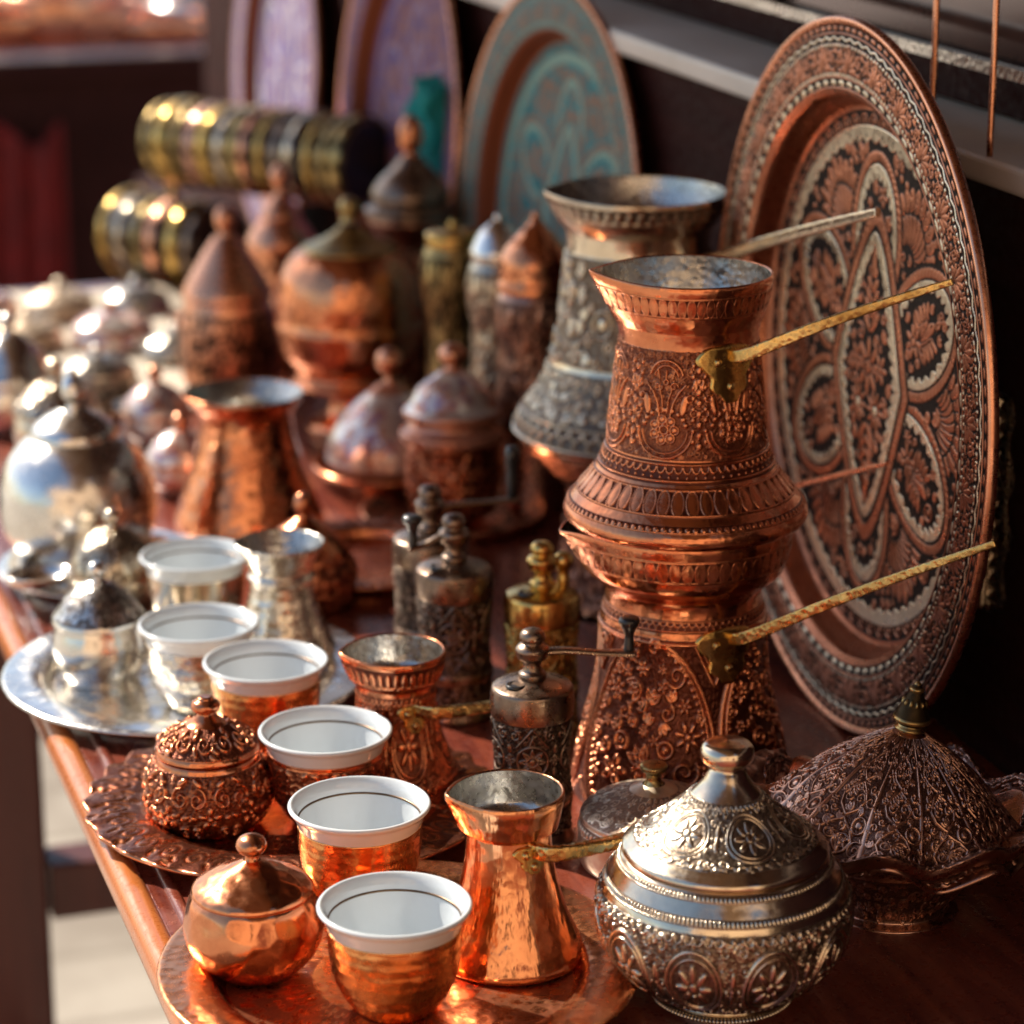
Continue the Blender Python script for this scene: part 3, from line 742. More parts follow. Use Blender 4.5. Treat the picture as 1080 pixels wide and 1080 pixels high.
def lidded(name, loc, label, body, lid, knob, mat, lmat=None, bb=(), lb=(), nu=220, nv=160, cat='sugar bowl', group=None, kmat=None):
    """body / lid / knob profiles in photo pixels, bottom to top"""
    t = thing(name, loc, label, cat, group)
    pr = prof(loc, body); base = [(0, 0), (pr[0][0]*.95, 0, 1)]+[(pr[0][0], pr[0][1]+.001)]+pr[1:]+[(pr[-1][0]*.96, pr[-1][1]+.0005)]
    lathe('bowl', base, mat, t, nu, nv, [(b[0]+2, b[1]+2)+tuple(b[2:]) for b in bb])
    lp = prof(loc, lid); l = [(lp[0][0]*.93, lp[0][1]-.001), (lp[0][0], lp[0][1]-.0012), (lp[0][0]*1.003, lp[0][1]+.0004)]+lp[1:]
    ld_ = lathe('lid', l, lmat or mat, t, nu, max(60, nv//2), [(b[0]+2, b[1]+2)+tuple(b[2:]) for b in lb])
    kp = prof(loc, knob); lathe('knob', kp+([(0, kp[-1][1]+.0004)] if kp[-1][0] > 0 else []), kmat or lmat or mat, ld_, 64, 50)
    return t

lidded('copper_sugar_bowl', spot(269, 1024, .0037), 'plain hammered copper sugar bowl with ball knob on the front tray',
       [(1026, 36), (1020, 44), (1000, 66), (977, 74), (955, 71), (940, 64)], [(937, 64.5), (925, 50), (913, 25), (906, 9)], [(908, 9), (903, 7), (900, 8), (898, 13), (891, 16.5), (884, 13), (880, 5)], M['copper'], cat='sugar bowl', group='lidded copper sugar bowls')
lidded('copper_sugar_bowl', spot(221, 868, .0037), 'embossed copper sugar bowl with flower relief on the second tray',
       [(870, 44), (862, 50), (850, 60), (832, 65), (812, 62), (800, 56), (793, 53)], [(788, 55), (781, 51), (769, 34), (759, 17), (754, 12)], [(756, 12), (751, 9), (748, 14), (743, 15.5), (739, 13), (737, 9), (735, 8)], M['copper_engraved'],
       bb=[(.6, 5.2, FLOR, 3, .0022)], lb=[(.5, 2.7, SCROLL, 3, .0016)], nu=420, nv=300, group='lidded copper sugar bowls')

# ------------------------------------------------------------------ big silver pot and the tin box
lidded('silver_sugar_pot', spot(761, 1043), 'large silver lidded pot embossed with round flower medallions, front right',
       [(1049, 74), (1044, 76), (1037, 70), (1028, 84), (1010, 108), (985, 127), (958, 133), (932, 130), (912, 119), (897, 107)],
       [(892, 109), (886, 104), (870, 80), (852, 56), (836, 38), (823, 26), (813, 20)],
       [(814, 20), (809, 17), (805, 18), (802, 26), (796, 28.5), (789, 28), (784, 24), (782, 15), (781, 6)], M['silver'],
       bb=[(.2, 1.6, TEETH, 10, .0006), (2.9, 7.0, ROS, 5, .0017), (7.3, 7.7, TEETH, 14, .0008), (8.4, 8.8, TEETH, 13, .0006)], lb=[(1.3, 4.1, ROS, 3, .0006)], nu=900, nv=560, cat='sugar pot')
lidded('tin_box', spot(688, 909), 'low round tin box with copper sides beside the large silver pot',
       [(911, 73), (904, 77), (885, 79), (866, 77), (861, 75)], [(858, 77), (853, 74), (842, 53), (832, 26), (826, 12)], [(827, 11), (822, 8), (815, 9), (811, 14), (807, 14.5), (805, 8)], M['champagne'], M['champagne'],
       bb=[(2.6, 3.6, TEETH, 6, .0009)], lb=[(.4, 3.0, A1, 4, .0004)], nu=300, nv=160, cat='lidded box', kmat=M['brass_old'])

# ------------------------------------------------------------------ scalloped bowl with domed lid
loc = spot(939, 955); t = thing('footed_bowl', loc, 'dark engraved bowl with wavy scalloped rim under a domed ribbed lid, far right', 'covered bowl')
pr = prof(loc, [(959, 66), (955, 70), (948, 60), (930, 70), (905, 90), (885, 112), (872, 132)])
z_r = pr[-1][1]
lathe('bowl', [(0, 0), (pr[0][0], 0, 1)]+pr[1:]+[(pr[-1][0]*1.09, z_r+.003), (pr[-1][0]*1.17, z_r+.010), (pr[-1][0]*1.165, z_r+.0115), (pr[-1][0]*1.08, z_r+.0045), (pr[-1][0]*.98, z_r+.0015), (pr[-1][0]*.6, z_r-.004)],
      M['copper_antique'], t, 700, 260, [(3, 6, A2, 4, .001), (7.0, 8.2, A3, 9, .0014), (9.6, 11, A3, 9, .0014)], wave=(9, .0035, 6.5, 9, .0045))
pl = prof(loc, [(864, 127), (854, 122), (834, 105), (814, 83), (797, 59), (783, 37), (774, 19), (768, 9)])
ld_ = lathe('lid', [(pl[0][0]*.96, pl[0][1]), (pl[0][0]*1.15, pl[0][1]-.0035), (pl[0][0]*1.09, pl[0][1]-.0025)]+pl[1:], M['copper_antique'], t, 1300, 420, [(1.8, 8.2, RIBS, 12, .0009)], wave=(8, .0045, 4.5, 1, .006), rot=.3)
import mathutils
_ax = mathutils.Vector((math.sin(YAW), math.cos(YAW), 0)); _pv = mathutils.Vector((0, 0, pl[0][1]))
_R = mathutils.Matrix.Rotation(rad(7), 3, _ax); ld_.rotation_euler = _R.to_euler(); ld_.location = _pv-_R@_pv
kp = prof(loc, [(770, 8), (767, 17), (762, 14), (757, 18), (747, 16), (737, 11), (727, 6.5), (719, 3)])
kb = lathe('finial', kp+[(0, kp[-1][1]+.001)], M['brass_old'], ld_, 60, 60, [(2, 6.8, tile_scal(4), 3, .001)])
for s_, lab in ((150, 'handle'), (-15, 'handle')):
    a = da(s_); r0 = pr[-1][0]*1.1; c = np.array([math.cos(a), math.sin(a), 0]); sd_ = np.array([-math.sin(a), math.cos(a), 0]); V = []; n1 = 26; n2 = 16
    for side in (0, 1):
        for j in range(n2+1):
            v = j/n2
            for i in range(n1+1):
                u = i/n1*2-1; wv = .034*(1-.35*v**2)*(1+.1*math.cos(v*9)); e = abs(u)**2*.004
                p = c*(r0+.024*v-.006*u*u*v*2)+sd_*u*wv*(1-.12*v)+np.array([0, 0, z_r+.007+.010*math.sin(v*PI)*1.1-e-.002*side+.0012*math.sin(u*14)*math.sin(v*10)])
                V.append(p)
    n_ = (n1+1)*(n2+1); F = []
    for j in range(n2):
        for i in range(n1): b_ = j*(n1+1)+i; F += [(b_, b_+1, b_+n1+2, b_+n1+1), (n_+b_+n1+1, n_+b_+n1+2, n_+b_+1, n_+b_)]
    rel = np.array([.5+.5*math.sin(v_[0]*900)*math.sin(v_[1]*900) for v_ in V]); grid_mesh('handle', V, F, M['copper_antique'], t, attrs={'relief': rel})

# ------------------------------------------------------------------ the stacked engraved copper pots
G1 = 'tall engraved coffee pots stacked in pairs'
loc1 = spot(717, 832)
t1, pr1 = cezve('engraved_coffee_pot', loc1, 'lower engraved copper coffee pot of the front stack, with pointed leaf panels',
      [(834, 112), (826, 113), (800, 110), (763, 103), (710, 90), (666, 86), (645, 87), (630, 83), (612, 84), (603, 96, 1), (595, 104), (578, 110), (560, 113), (546, 114)], (188, 9, .18, -.004, .3), M['copper_engraved'],
      [(.5, 5.9, PANEL, 4, .0016), (6.3, 7.1, SCAL, 7, .0006), (10.7, 12.1, OVALS, 6, .0004)], nu=900, nv=520, group=G1,
      handle=dict(a=-62, z=(694, 636), hw=.36, end=(1050, 573, .577), wh=[(.0008, .0025), (.0012, .0031), (.0012, .0028), (.0012, .0024), (.0011, .002), (.001, .0016)]))
zb = pr1[-1][1]+.0008
loc2 = (loc1[0], loc1[1]-.0, zb)
t2, pr2 = cezve('engraved_coffee_pot', loc2, 'upper engraved copper coffee pot of the front stack, with flower medallions and brass handle',
      [(547, 116, 1), (545, 122), (541, 127), (534, 129), (524, 124), (512, 114), (498, 102), (483, 92), (460, 84), (430, 81), (395, 77), (350, 74), (337, 76, 1), (325, 81), (304, 86), (287, 88)], (195, 11, .26, .0035, .38), M['copper_engraved'],
      [(3.7, 4.3, TEETH, 8, .0006), (4.9, 6.6, OVALS, 5, .0007), (6.8, 7.8, SCAL, 6, .0008), (7.85, 10.9, ARCH, 7, .0013), (13.3, 14.4, OVALS, 6, .0003)], nu=1000, nv=620, group=G1,
      handle=dict(a=-60, z=(408, 348), hw=.42, end=(1005, 297, .58), wh=[(.0008, .0025), (.0012, .0031), (.0012, .0028), (.0012, .0024), (.0011, .002), (.001, .0016)]))
# silver stack behind
loc3 = (.571, 1.49, 0)
def R3(y, r, s=0): return (y, r, s)
t3, pr3 = cezve('engraved_coffee_pot', loc3, 'lower dark engraved coffee pot under the silver one, partly hidden by the front stack',
      [(712, 108), (700, 108), (650, 92), (600, 80), (560, 74), (520, 72), (508, 74, 1), (485, 92), (463, 103)], (192, 6, .14, .001, .35), M['copper_antique'],
      [(.5, 4.6, A2, 4, .0016), (6.5, 7.8, A1, 5, .001)], nu=500, nv=300, group=G1,
      handle=dict(a=-40, z=(560, 520), hw=.3, end=(936, 489, .584), wh=[(.0012, .002), (.0016, .0024), (.0014, .002), (.0012, .0016), (.001, .0014), (.001, .001)]), hmat='rim_copper')
zb3 = pr3[-1][1]+.0008
t4, pr4 = cezve('engraved_coffee_pot', (loc3[0], loc3[1], zb3), 'silvery engraved coffee pot with wide brass-lined mouth, behind the front stack',
      [(463, 112, 1), (460, 122), (451, 128), (432, 121), (400, 100), (345, 84), (290, 77), (255, 75), (240, 77, 1), (230, 84), (215, 90), (202, 93)], (197, 8, .13, .003, .38), M['silver'],
      [(1.8, 3.2, SCAL, 5, .0018), (3.2, 4.4, A1, 7, .0014), (4.5, 6.8, A3, 4, .002), (9.4, 10.6, TEETH, 4, .0006)], nu=800, nv=460, group=G1, 
      handle=dict(a=-45, z=(300, 258), hw=.3, end=(926, 224, .584), wh=[(.0012, .003), (.002, .004), (.002, .0036), (.002, .0032), (.0018, .0028), (.0014, .0022)], braid=.03), hmat='silver')
# ------------------------------------------------------------------ grinders
def grinder(loc, label, yt, yb, r, mat, cap_mat, crank=None, crank_h=None, knob2=None, tall=False):
    t = thing('hand_grinder', loc, label, 'grinder', 'cylindrical hand grinders')
    k = r/44.0
    yw = yb-(yb-yt)*.30
    pr = prof(loc, [(yb, r*1.0), (yb-4, r*1.02), (yb-9, r*.97), (yw+6, r*.95), (yw+3, r*.99, 1), (yw-3, r*.99, 1), (yw-5, r*.955), (yt+30*k, r*.955, 1)])
    lathe('body', [(0, 0), (pr[0][0], 0, 1)]+pr[1:]+[(pr[-1][0]*.9, pr[-1][1])], mat, t, 460, 300, [(3.2, 4.0, A3, 4, .0009), (7.0, 8.0, GRIN, 5, .0011)])
    cp = prof(loc, [(yt+30*k, r*.98, 1), (yt+27*k, r), (yt+6*k, r), (yt+1*k, r*.97), (yt-2*k, r*.85), (yt-6*k, r*.5), (yt-8*k, r*.25)])
    c = lathe('cap', cp+[(0, cp[-1][1]+.0002)], cap_mat, t, 120, 60)
    z0 = cp[-1][1]; u = rpx(loc, 1)*k*1.2
    lathe('filler_hole', [(0, .0006), (6*u, .0006), (8*u, .0012), (9*u, 0)], M['black'], c, 24, 12).location = (r*.55*rpx(loc, 1)*math.cos(da(-135)), r*.55*rpx(loc, 1)*math.sin(da(-135)), z0-.0018)
    sp_ = lathe('spindle', [(12*u, -.001), (12*u, 4*u), (9*u, 7*u), (9*u, 16*u), (13*u, 18*u, 1), (14*u, 22*u, 1), (15*u, 26*u), (12*u, 30*u), (9*u, 32*u), (11*u, 35*u), (11*u, 39*u), (8*u, 43*u), (0, 45*u)], cap_mat, t, 40, 50)
    sp_.location = (0, 0, z0)
    if crank:
        a, ln, dzz = crank; d = dv(a); p0 = np.array([0, 0, z0+22*u])
        arm = sweep('crank_arm', [p0, p0+d*ln*.3+[0, 0, .001], p0+d*ln*.65+[0, 0, dzz*.6], p0+d*ln+[0, 0, dzz]], [(.0036*k, .0018), (.0032*k, .0016), (.003*k, .0015), (.0045*k, .0015)], cap_mat, t, ns=10, sub=10)
        kn = lathe('crank_knob', [(0, 0), (4*u, 0), (4.5*u, 3*u), (4*u, 14*u), (6*u, 20*u), (9*u, 25*u), (9*u, 29*u), (6*u, 31*u), (0, 31.5*u)] if crank_h is None else [(0, 0), (4*u, 0), (5*u, 4*u), (6*u, crank_h*.6), (7*u, crank_h*.9), (4*u, crank_h), (0, crank_h)], M['black'] if mat is M['bronze'] else cap_mat, arm, 32, 30)
        kn.location = tuple(p0+d*(ln-.003)+[0, 0, dzz+.001])
    if knob2:
        lathe('bolt_knob', [(6*u, 0), (6*u, 6*u), (5*u, 14*u), (8*u, 20*u), (10*u, 24*u), (8*u, 30*u), (4*u, 33*u), (0, 33.5*u)], cap_mat, c, 32, 30).location = (22*u*math.cos(da(knob2)), 22*u*math.sin(da(knob2)), z0-.001)
    return t
grinder(spot(561, 884), 'dark bronze hand grinder with flower rosette and long crank, nearest the camera', 722, 884, 44, M['bronze'], M['bronze'], (4, .049, -.001))
grinder(spot(480, 752), 'dark grinder with short crank, directly behind the small engraved copper pot', 598, 752, 41, M['bronze'], M['bronze'], (200, .026, -.004))
grinder(spot(455, 700), 'tall dark grinder with upright black handle, partly hidden behind another dark grinder', 566, 700, 40, M['bronze'], M['bronze'], (12, .05, .002), .03)
grinder(spot(571, 765), 'golden brass hand grinder with two knobs on its cap', 625, 765, 40, M['brass'], M['brass'], None, None, 20)

# ------------------------------------------------------------------ left group: silver pots and pot with spout
lidded('silver_sugar_pot', spot(107, 715, .0037), 'small round silver lidded pot on the silver tray, leftmost in front',
       [(718, 34), (712, 38), (695, 47), (675, 50), (660, 47), (652, 45)], [(651, 49), (643, 44), (630, 34), (618, 20), (612, 8)], [(614, 7), (608, 5), (604, 9), (598, 9), (593, 5)], M['silver_bright'], lb=[(.2, 3.5, A1, 4, .00025)], group='small silver lidded pots', cat='sugar pot')
lidded('silver_sugar_pot', spot(122, 640, .0037), 'small silver lidded pot with patterned dome, behind the leftmost one on the silver tray',
       [(642, 34), (636, 40), (625, 48), (610, 47), (604, 44)], [(603, 46), (590, 44), (572, 34), (560, 18), (555, 8)], [(557, 7), (551, 5), (547, 9), (541, 8), (537, 4)], M['silver'], lb=[(.2, 3.5, A1, 5, .0004)], bb=[(.5, 3.5, A1, 4, .0006)], group='small silver lidded pots', cat='sugar pot')
p = at(42, 618, .014); lf = thing('silver_spoon', (p[0], p[1], .0127), 'shiny silver ladle bowl lying at the tray edge by the small silver pots', 'spoon')
lathe('spoon_bowl', [(0, 0), (.008, .001), (.014, .005), (.0165, .010), (.0155, .010), (.0125, .006), (.007, .0025), (0, .0015)], M['silver_bright'], lf, 48, 30, squash=(1.25, .95), rot=0)
sweep('spoon_handle', [(.017, 0, .0095), (.03, .006, .011), (.048, .018, .006)], [(.003, .0012), (.0022, .001), (.003, .001)], M['silver_bright'], lf)
cezve('silver_coffee_pot', spot(299, 694, .0037), 'plain silver coffee pot with flaring body behind the white cups',
      [(696, 60), (688, 59), (660, 46), (635, 37), (612, 33), (606, 36), (602, 33), (590, 37), (578, 43), (572, 46)], (190, 7, .1, .001, .4), M['silver_ringed'], nu=140, nv=120)
lidded('copper_sugar_bowl', spot(322, 640), 'dark embossed copper lidded bowl behind the silver coffee pot',
       [(642, 36), (634, 44), (615, 53), (598, 54), (585, 46)], [(584, 49), (570, 40), (555, 24), (545, 8)], [(547, 7), (540, 6), (534, 10), (526, 9), (520, 4)], M['copper_engraved'], bb=[(.5, 4, A3, 4, .0014)], nu=260, nv=160, group='lidded copper sugar bowls')
# round silver kettle
kt = lidded('round_silver_pot', spot(85, 586, .0037), 'large polished round silver pot behind the silver tray, left edge',
       [(588, 50), (580, 62), (560, 77), (535, 83), (505, 81), (480, 70), (464, 55), (458, 44)], [(457, 46), (450, 44), (440, 32), (430, 14)], [(432, 9), (424, 7), (416, 12), (406, 12), (396, 7), (388, 3)], M['silver_bright'], cat='pot', nu=160, nv=120)

# tall polished copper pot
cezve('copper_coffee_pot', spot(263, 556), 'tall polished plain copper coffee pot with flared foot, left of the centre',
      [(560, 76), (552, 79), (525, 72), (490, 60), (455, 51), (435, 50), (428, 53), (414, 62)], (192, 5, .1, .001, .4), M['copper'], nu=160, nv=120, group='copper coffee pots')
# enamel lidded bowls
for (x, yb, yr, r, lab) in ((166, 470, 436, 37, 'white and pink enamelled lidded bowl, upper one left of the tall copper pot'), (192, 520, 486, 38, 'white and pink enamelled lidded bowl touching the tall copper pot')):
    cvx = Cv(2, 1, 60, True, 0); rg = random.Random(x)
    for q in range(26): cvx.flower(rg.uniform(0, 2), rg.uniform(.1, .9), .13, 6, 1, rg.choice((1, 2)), c2=2)
    lidded('enamel_bowl', spot(x, yb), lab, [(yb, r*.5), (yb-6, r*.7), (yb-18, r*.95), (yr+4, r*.95), (yr, r*.9)], [(yr-1, r), (yr-12, r*.9), (yr-26, r*.55), (yr-33, r*.2)], [(yr-32, 6), (yr-36, 5), (yr-40, 8), (yr-46, 7), (yr-50, 3)],
           M['enamel_white'], bb=[(.5, 4, cvx, 2, .0002)], lb=[(.2, 3, cvx, 2, .0002)], group='enamelled lidded bowls', cat='lidded bowl', kmat=M['rim_copper'], nu=90, nv=60)
# covered dishes on copper trays in the middle
cvx = Cv(2, 1, 60, True, 0); rg = random.Random(5)
for q in range(30): cvx.flower(rg.uniform(0, 2), rg.uniform(.1, .9), .12, 6, 1, rg.choice((1, 2, 2)), c2=1)
EN = cvx
p = at(478, 548, .0); sc_ = lathe('copper_saucer', prof((p[0], p[1], 0), [(552, 60), (548, 62), (546, 88), (538, 97), (535, 98), (538, 92), (545, 80), (547, 55), (547, 30)])+[(0, .003)], M['rim_copper'], None, 200, 80, [(5, 7, SCROLL, 5, .0006)])
sc_.location = (p[0], p[1], 0); tag(sc_, 'wide pinkish copper saucer under the enamelled copper jar', 'saucer')
lidded('enamelled_jar', (p[0], p[1], .0045), 'copper jar with flowered stepped lid and ball knob, standing on the copper saucer',
       [(541, 40), (536, 44), (520, 47), (495, 49), (470, 48), (462, 50)], [(458, 56), (453, 56), (447, 48), (440, 46), (436, 53), (431, 53), (424, 46), (408, 36), (396, 20), (388, 10)], [(390, 9), (384, 7), (380, 12), (373, 14.5), (366, 11), (362, 4)], M['copper_engraved'], M['enamel_white'],
       bb=[(.6, 4.5, FLOR, 3, .0012)], lb=[(5.2, 8.6, EN, 3, .0003)], nu=260, nv=180, cat='jar', kmat=M['rim_copper'])
loc = spot(412, 508); fd = lidded('covered_dish', loc, 'low footed dish with flowered enamel dome and ball knob, left of the copper jar',
       [(510, 44), (507, 46), (501, 40), (497, 50), (493, 70), (489, 83), (486, 81)], [(484, 68), (478, 68), (466, 66), (448, 58), (430, 44), (415, 27), (402, 10)], [(404, 7), (396, 5), (391, 9), (385, 13.5), (377, 14), (370, 10), (367, 3)], M['copper_engraved'], M['enamel_white'],
       lb=[(.5, 5.2, EN, 3, .0003)], nu=200, nv=140, cat='covered dish', kmat=M['rim_copper'])
# ------------------------------------------------------------------ urns and canisters at the back
lidded('copper_urn', spot(372, 452), 'large round copper urn on a footed stand with a pale ring, back centre',
       [(454, 46), (448, 48), (430, 26), (410, 28), (402, 62), (397, 66), (391, 60), (370, 72), (348, 78, 1), (340, 80, 1), (334, 78), (310, 78), (285, 72), (268, 60), (262, 50)], [(261, 50), (255, 38), (247, 22), (238, 10)], [(234, 9), (226, 7), (220, 11), (213, 10), (208, 4)], M['copper'], M['brass_old'], bb=[], nu=160, nv=160, cat='urn', group='copper urns at the back')
lidded('copper_urn', spot(436, 420), 'slim dark copper urn with tiered onion lid and tall finial, back centre',
       [(422, 30), (415, 33), (380, 42), (330, 44), (285, 36), (255, 30), (240, 40), (228, 47)], [(226, 49), (219, 49), (214, 40), (205, 42), (192, 36), (176, 20), (164, 11)], [(166, 10), (160, 7), (156, 11), (146, 13), (134, 12), (126, 8), (121, 2)], M['copper_antique'], M['bronze'], bb=[(1.5, 5, A1, 4, .0012)], lb=[], nu=160, nv=150, cat='urn', group='copper urns at the back', kmat=M['copper'])
def canister(loc, label, body, lid, mat, lmat, bb, kn=None):
    return lidded('tall_canister', loc, label, body, lid, kn or [(lid[-1][0]+1, 4), (lid[-1][0]-4, 5), (lid[-1][0]-8, 3)], mat, lmat, bb=bb, nu=160, nv=140, cat='canister', group='tall lidded canisters')
canister((.560, 1.825, 0), 'tall brass canister with plain flat lid, behind the copper jar', [(442, 27), (436, 28), (350, 28), (258, 28)], [(256, 29), (246, 29), (242, 20), (240, 8)], M['brass_old'], M['brass'], [(.9, 2.9, A1, 3, .0006)])
canister((.566, 1.74, 0), 'tall engraved silver canister with small silver dome lid', [(442, 28), (436, 29), (350, 28), (276, 28)], [(272, 29), (266, 30), (255, 26), (242, 18), (234, 8)], M['silver'], M['silver_bright'], [(.9, 2.9, A1, 3, .0012)])
canister((.574, 1.685, 0), 'tall engraved canister with pointed copper dome lid and pale ring', [(452, 37), (446, 38), (370, 38), (306, 38)], [(303, 41), (298, 41), (294, 39), (273, 38), (262, 33), (250, 23), (240, 13), (232, 6)], M['copper_antique'], M['copper'], [(.9, 2.9, A2, 3, .0014)])
lidded('copper_sugar_bowl', spot(243, 416), 'pink copper lidded pot with conical lid, in front of the brass bracelets',
       [(418, 40), (410, 44), (385, 50), (350, 51), (325, 47), (312, 42)], [(310, 48), (303, 46), (285, 36), (262, 22), (248, 12)], [(250, 9), (242, 7), (236, 11), (226, 11), (218, 5)], M['rim_copper'], bb=[(.8, 4, A1, 3, .0008)], nu=160, nv=120, group='lidded copper sugar bowls')
lidded('copper_jug', spot(300, 382), 'slender copper jug with ball finial between the bracelets and the round urn',
       [(384, 28), (378, 30), (350, 34), (320, 24), (290, 22), (268, 34), (255, 37), (240, 30), (228, 20)], [(227, 22), (215, 15), (204, 7)], [(206, 6), (198, 5), (192, 9), (184, 10), (176, 6), (172, 2)], M['rim_copper'], nu=120, nv=120, cat='jug')
# far left silver things
lidded('silver_sugar_pot', spot(14, 452), 'bright silver domed pot cut off by the left edge, behind the kettle', [(454, 34), (446, 42), (425, 48), (405, 46), (398, 42)], [(397, 47), (385, 42), (365, 30), (352, 14)], [(354, 8), (347, 6), (342, 9), (334, 8), (330, 3)], M['silver_bright'], nu=100, nv=80, cat='sugar pot', group='small silver lidded pots')
lidded('silver_sugar_pot', spot(62, 476), 'low dark silver pot directly behind the round kettle\'s knob', [(478, 34), (470, 42), (450, 46), (436, 42)], [(435, 46), (425, 42), (410, 28), (402, 12)], [(403, 8), (396, 6), (390, 9), (382, 8), (378, 3)], M['silver'], nu=100, nv=80, lb=[(.2, 3, A1, 3, .001)], cat='sugar pot', group='small silver lidded pots')
rg = random.Random(4)
for i, (x, y, r, lab) in enumerate(((118, 444, 30, 'small open silver bowl behind the round silver pot, left of the enamelled bowls'),)):
    q = spot(x, y); o = lathe('silver_bowl', [(0, 0)]+prof(q, [(y, r*.5), (y-6, r*.8), (y-16, r), (y-15, r*.94), (y-5, r*.7)])+[(0, .003)], M['silver'], None, 60, 40); o.location = q; tag(o, lab, 'bowl')
# crumpled cream cloth covering the far end
c0 = at(-60, 400); nx_, ny_ = 150, 90
V, F = [], []
rgn = np.random.default_rng(3); bl = [(rgn.uniform(0, 1), rgn.uniform(0, 1), rgn.uniform(.03, .11), rgn.uniform(.0, .004)) for _ in range(70)]
X0, X1, Y0, Y1 = .225, .47, 2.02, 2.46
for j in range(ny_+1):
    for i in range(nx_+1):
        u, v = i/nx_, j/ny_; x = X0+(X1-X0)*u; y = Y0+(Y1-Y0)*v
        h = .004+sum(hh*math.exp(-(((u-a)/s/1.3)**2+((v-b)/s)**2)) for a, b, s, hh in bl)*.75
        h += .0006*math.sin(38*u+9*v+4*math.sin(11*v))*math.sin(23*v+5*u)
        e = min(u, 1-u, v, 1-v); h = max(.0012, h)*min(1, e*12+.12)
        V.append((x+.012*math.sin(9*v), y+.02*math.sin(7*u), h+.0008))
for j in range(ny_):
    for i in range(nx_): a = j*(nx_+1)+i; F.append((a, a+1, a+nx_+2, a+nx_+1))
cl = grid_mesh('crumpled_cloth', V, F, M['cream']); sm_ = cl.modifiers.new('t', 'SOLIDIFY'); sm_.thickness = .0008; sm_.offset = 1
tag(cl, 'cream cloth spread under the crowd of little pots at the far left', 'cloth')
for (x, y, r, mt, lab) in [(-4, 395, 40, 'silver_bright', 'bright silver pot at the left frame edge, front of the blurred crowd'), (104, 417, 42, 'silver_ringed', 'ringed silver pot in the front middle of the blurred crowd'), (30, 374, 38, 'champagne', 'pale champagne pot behind the left frame edge pot in the blurred crowd'), (120, 372, 44, 'enamel_white', 'widest white enamelled pot in the middle of the blurred crowd'), (186, 386, 36, 'silver_ringed', 'ringed silver pot at the right front of the blurred crowd'), (-16, 342, 36, 'enamel_white', 'white enamelled pot at the left frame edge, back of the crowd'), (64, 342, 38, 'champagne', 'matt pale pot left of the middle in the back row of the crowd'), (144, 338, 36, 'silver_bright', 'bright silver pot right of the middle in the back row of the crowd'), (209, 348, 24, 'rim_copper', 'pinkish copper pot at the right end of the back row of the crowd')]:
    q = at(x, y, .002); tl_ = .8
    lidded('tiny_pot', (q[0], q[1], .002), lab, [(y, r*.6), (y-4, r*.85), (y-r*.4*tl_, r), (y-r*.7*tl_, r*.95), (y-r*.8*tl_, r*.88)], [(y-r*.8*tl_, r*.95), (y-r*1.0*tl_, r*.8), (y-r*1.22*tl_, r*.42), (y-r*1.3*tl_, r*.15)], [(y-r*1.26*tl_, r*.1), (y-r*1.35*tl_, r*.08), (y-r*1.45*tl_, r*.14), (y-r*1.55*tl_, r*.12), (y-r*1.6*tl_, r*.04)], M[mt],
           bb=[(.6, 3.5, EN if mt == 'enamel_white' else A1, 3, .0006)], lb=[(.2, 2.6, EN if mt == 'enamel_white' else A1, 2, .0006)], nu=90, nv=60, group='little pots crowded at the far left end', cat='lidded pot')

# ------------------------------------------------------------------ bracelets on a stand
def bangle_row(pa, pb, n, r, names, stand):
    out = []
    pa, pb = np.array(pa), np.array(pb); ax = (pb-pa)/np.linalg.norm(pb-pa)
    rz = math.atan2(ax[1], ax[0]); ry = math.acos(ax[2])
    return ax, rz, ry
st = thing('bracelet_stand', spot(186, 300), 'stand with two black padded rolls threaded with bracelets', 'stand')
lz = at(186, 300); dirr = dv(-38)
lathe('foot', [(0, 0), (.03, 0), (.031, .003), (.012, .008), (.006, .012), (0, .012)], M['brass_old'], st, 40, 20)
sweep('post', [(0, 0, .011), (0, 0, .05), (0, 0, .102)], (.0045, .0045), M['brass_old'], st, ns=12, upv=(1, 0, 0))
rowU = [np.array([lz[0], lz[1], 0])+dirr*.004+[0, 0, .133], np.array([lz[0], lz[1], 0])+dirr*.232+[0, 0, .138]]
pc = np.array([lz[0], lz[1], 0])
rowL = [pc-dirr*.052+[0, 0, .0415]-dv(90)*.0, pc+dirr*.052+[0, 0, .0415]-dv(90)*.0]
for ra in (rowU, rowL):
    d_ = (ra[1]-ra[0])/np.linalg.norm(ra[1]-ra[0])*.009; sweep('velvet_roll', [tuple(ra[0]-pc-d_), tuple(ra[1]-pc+d_*.6)], (.0335, .0335), M['black'], st, ns=40, sub=2, sq=2)
mats = ['brass_old', 'brass', 'brass_old', 'copper_antique', 'brass', 'silver', 'brass_old', 'rim_copper', 'brass', 'bronze', 'silver', 'brass', 'brass_old']
nm = ['first', 'second', 'third', 'fourth', 'fifth', 'sixth', 'seventh', 'eighth', 'ninth', 'tenth', 'eleventh', 'twelfth', 'thirteenth', 'fourteenth']
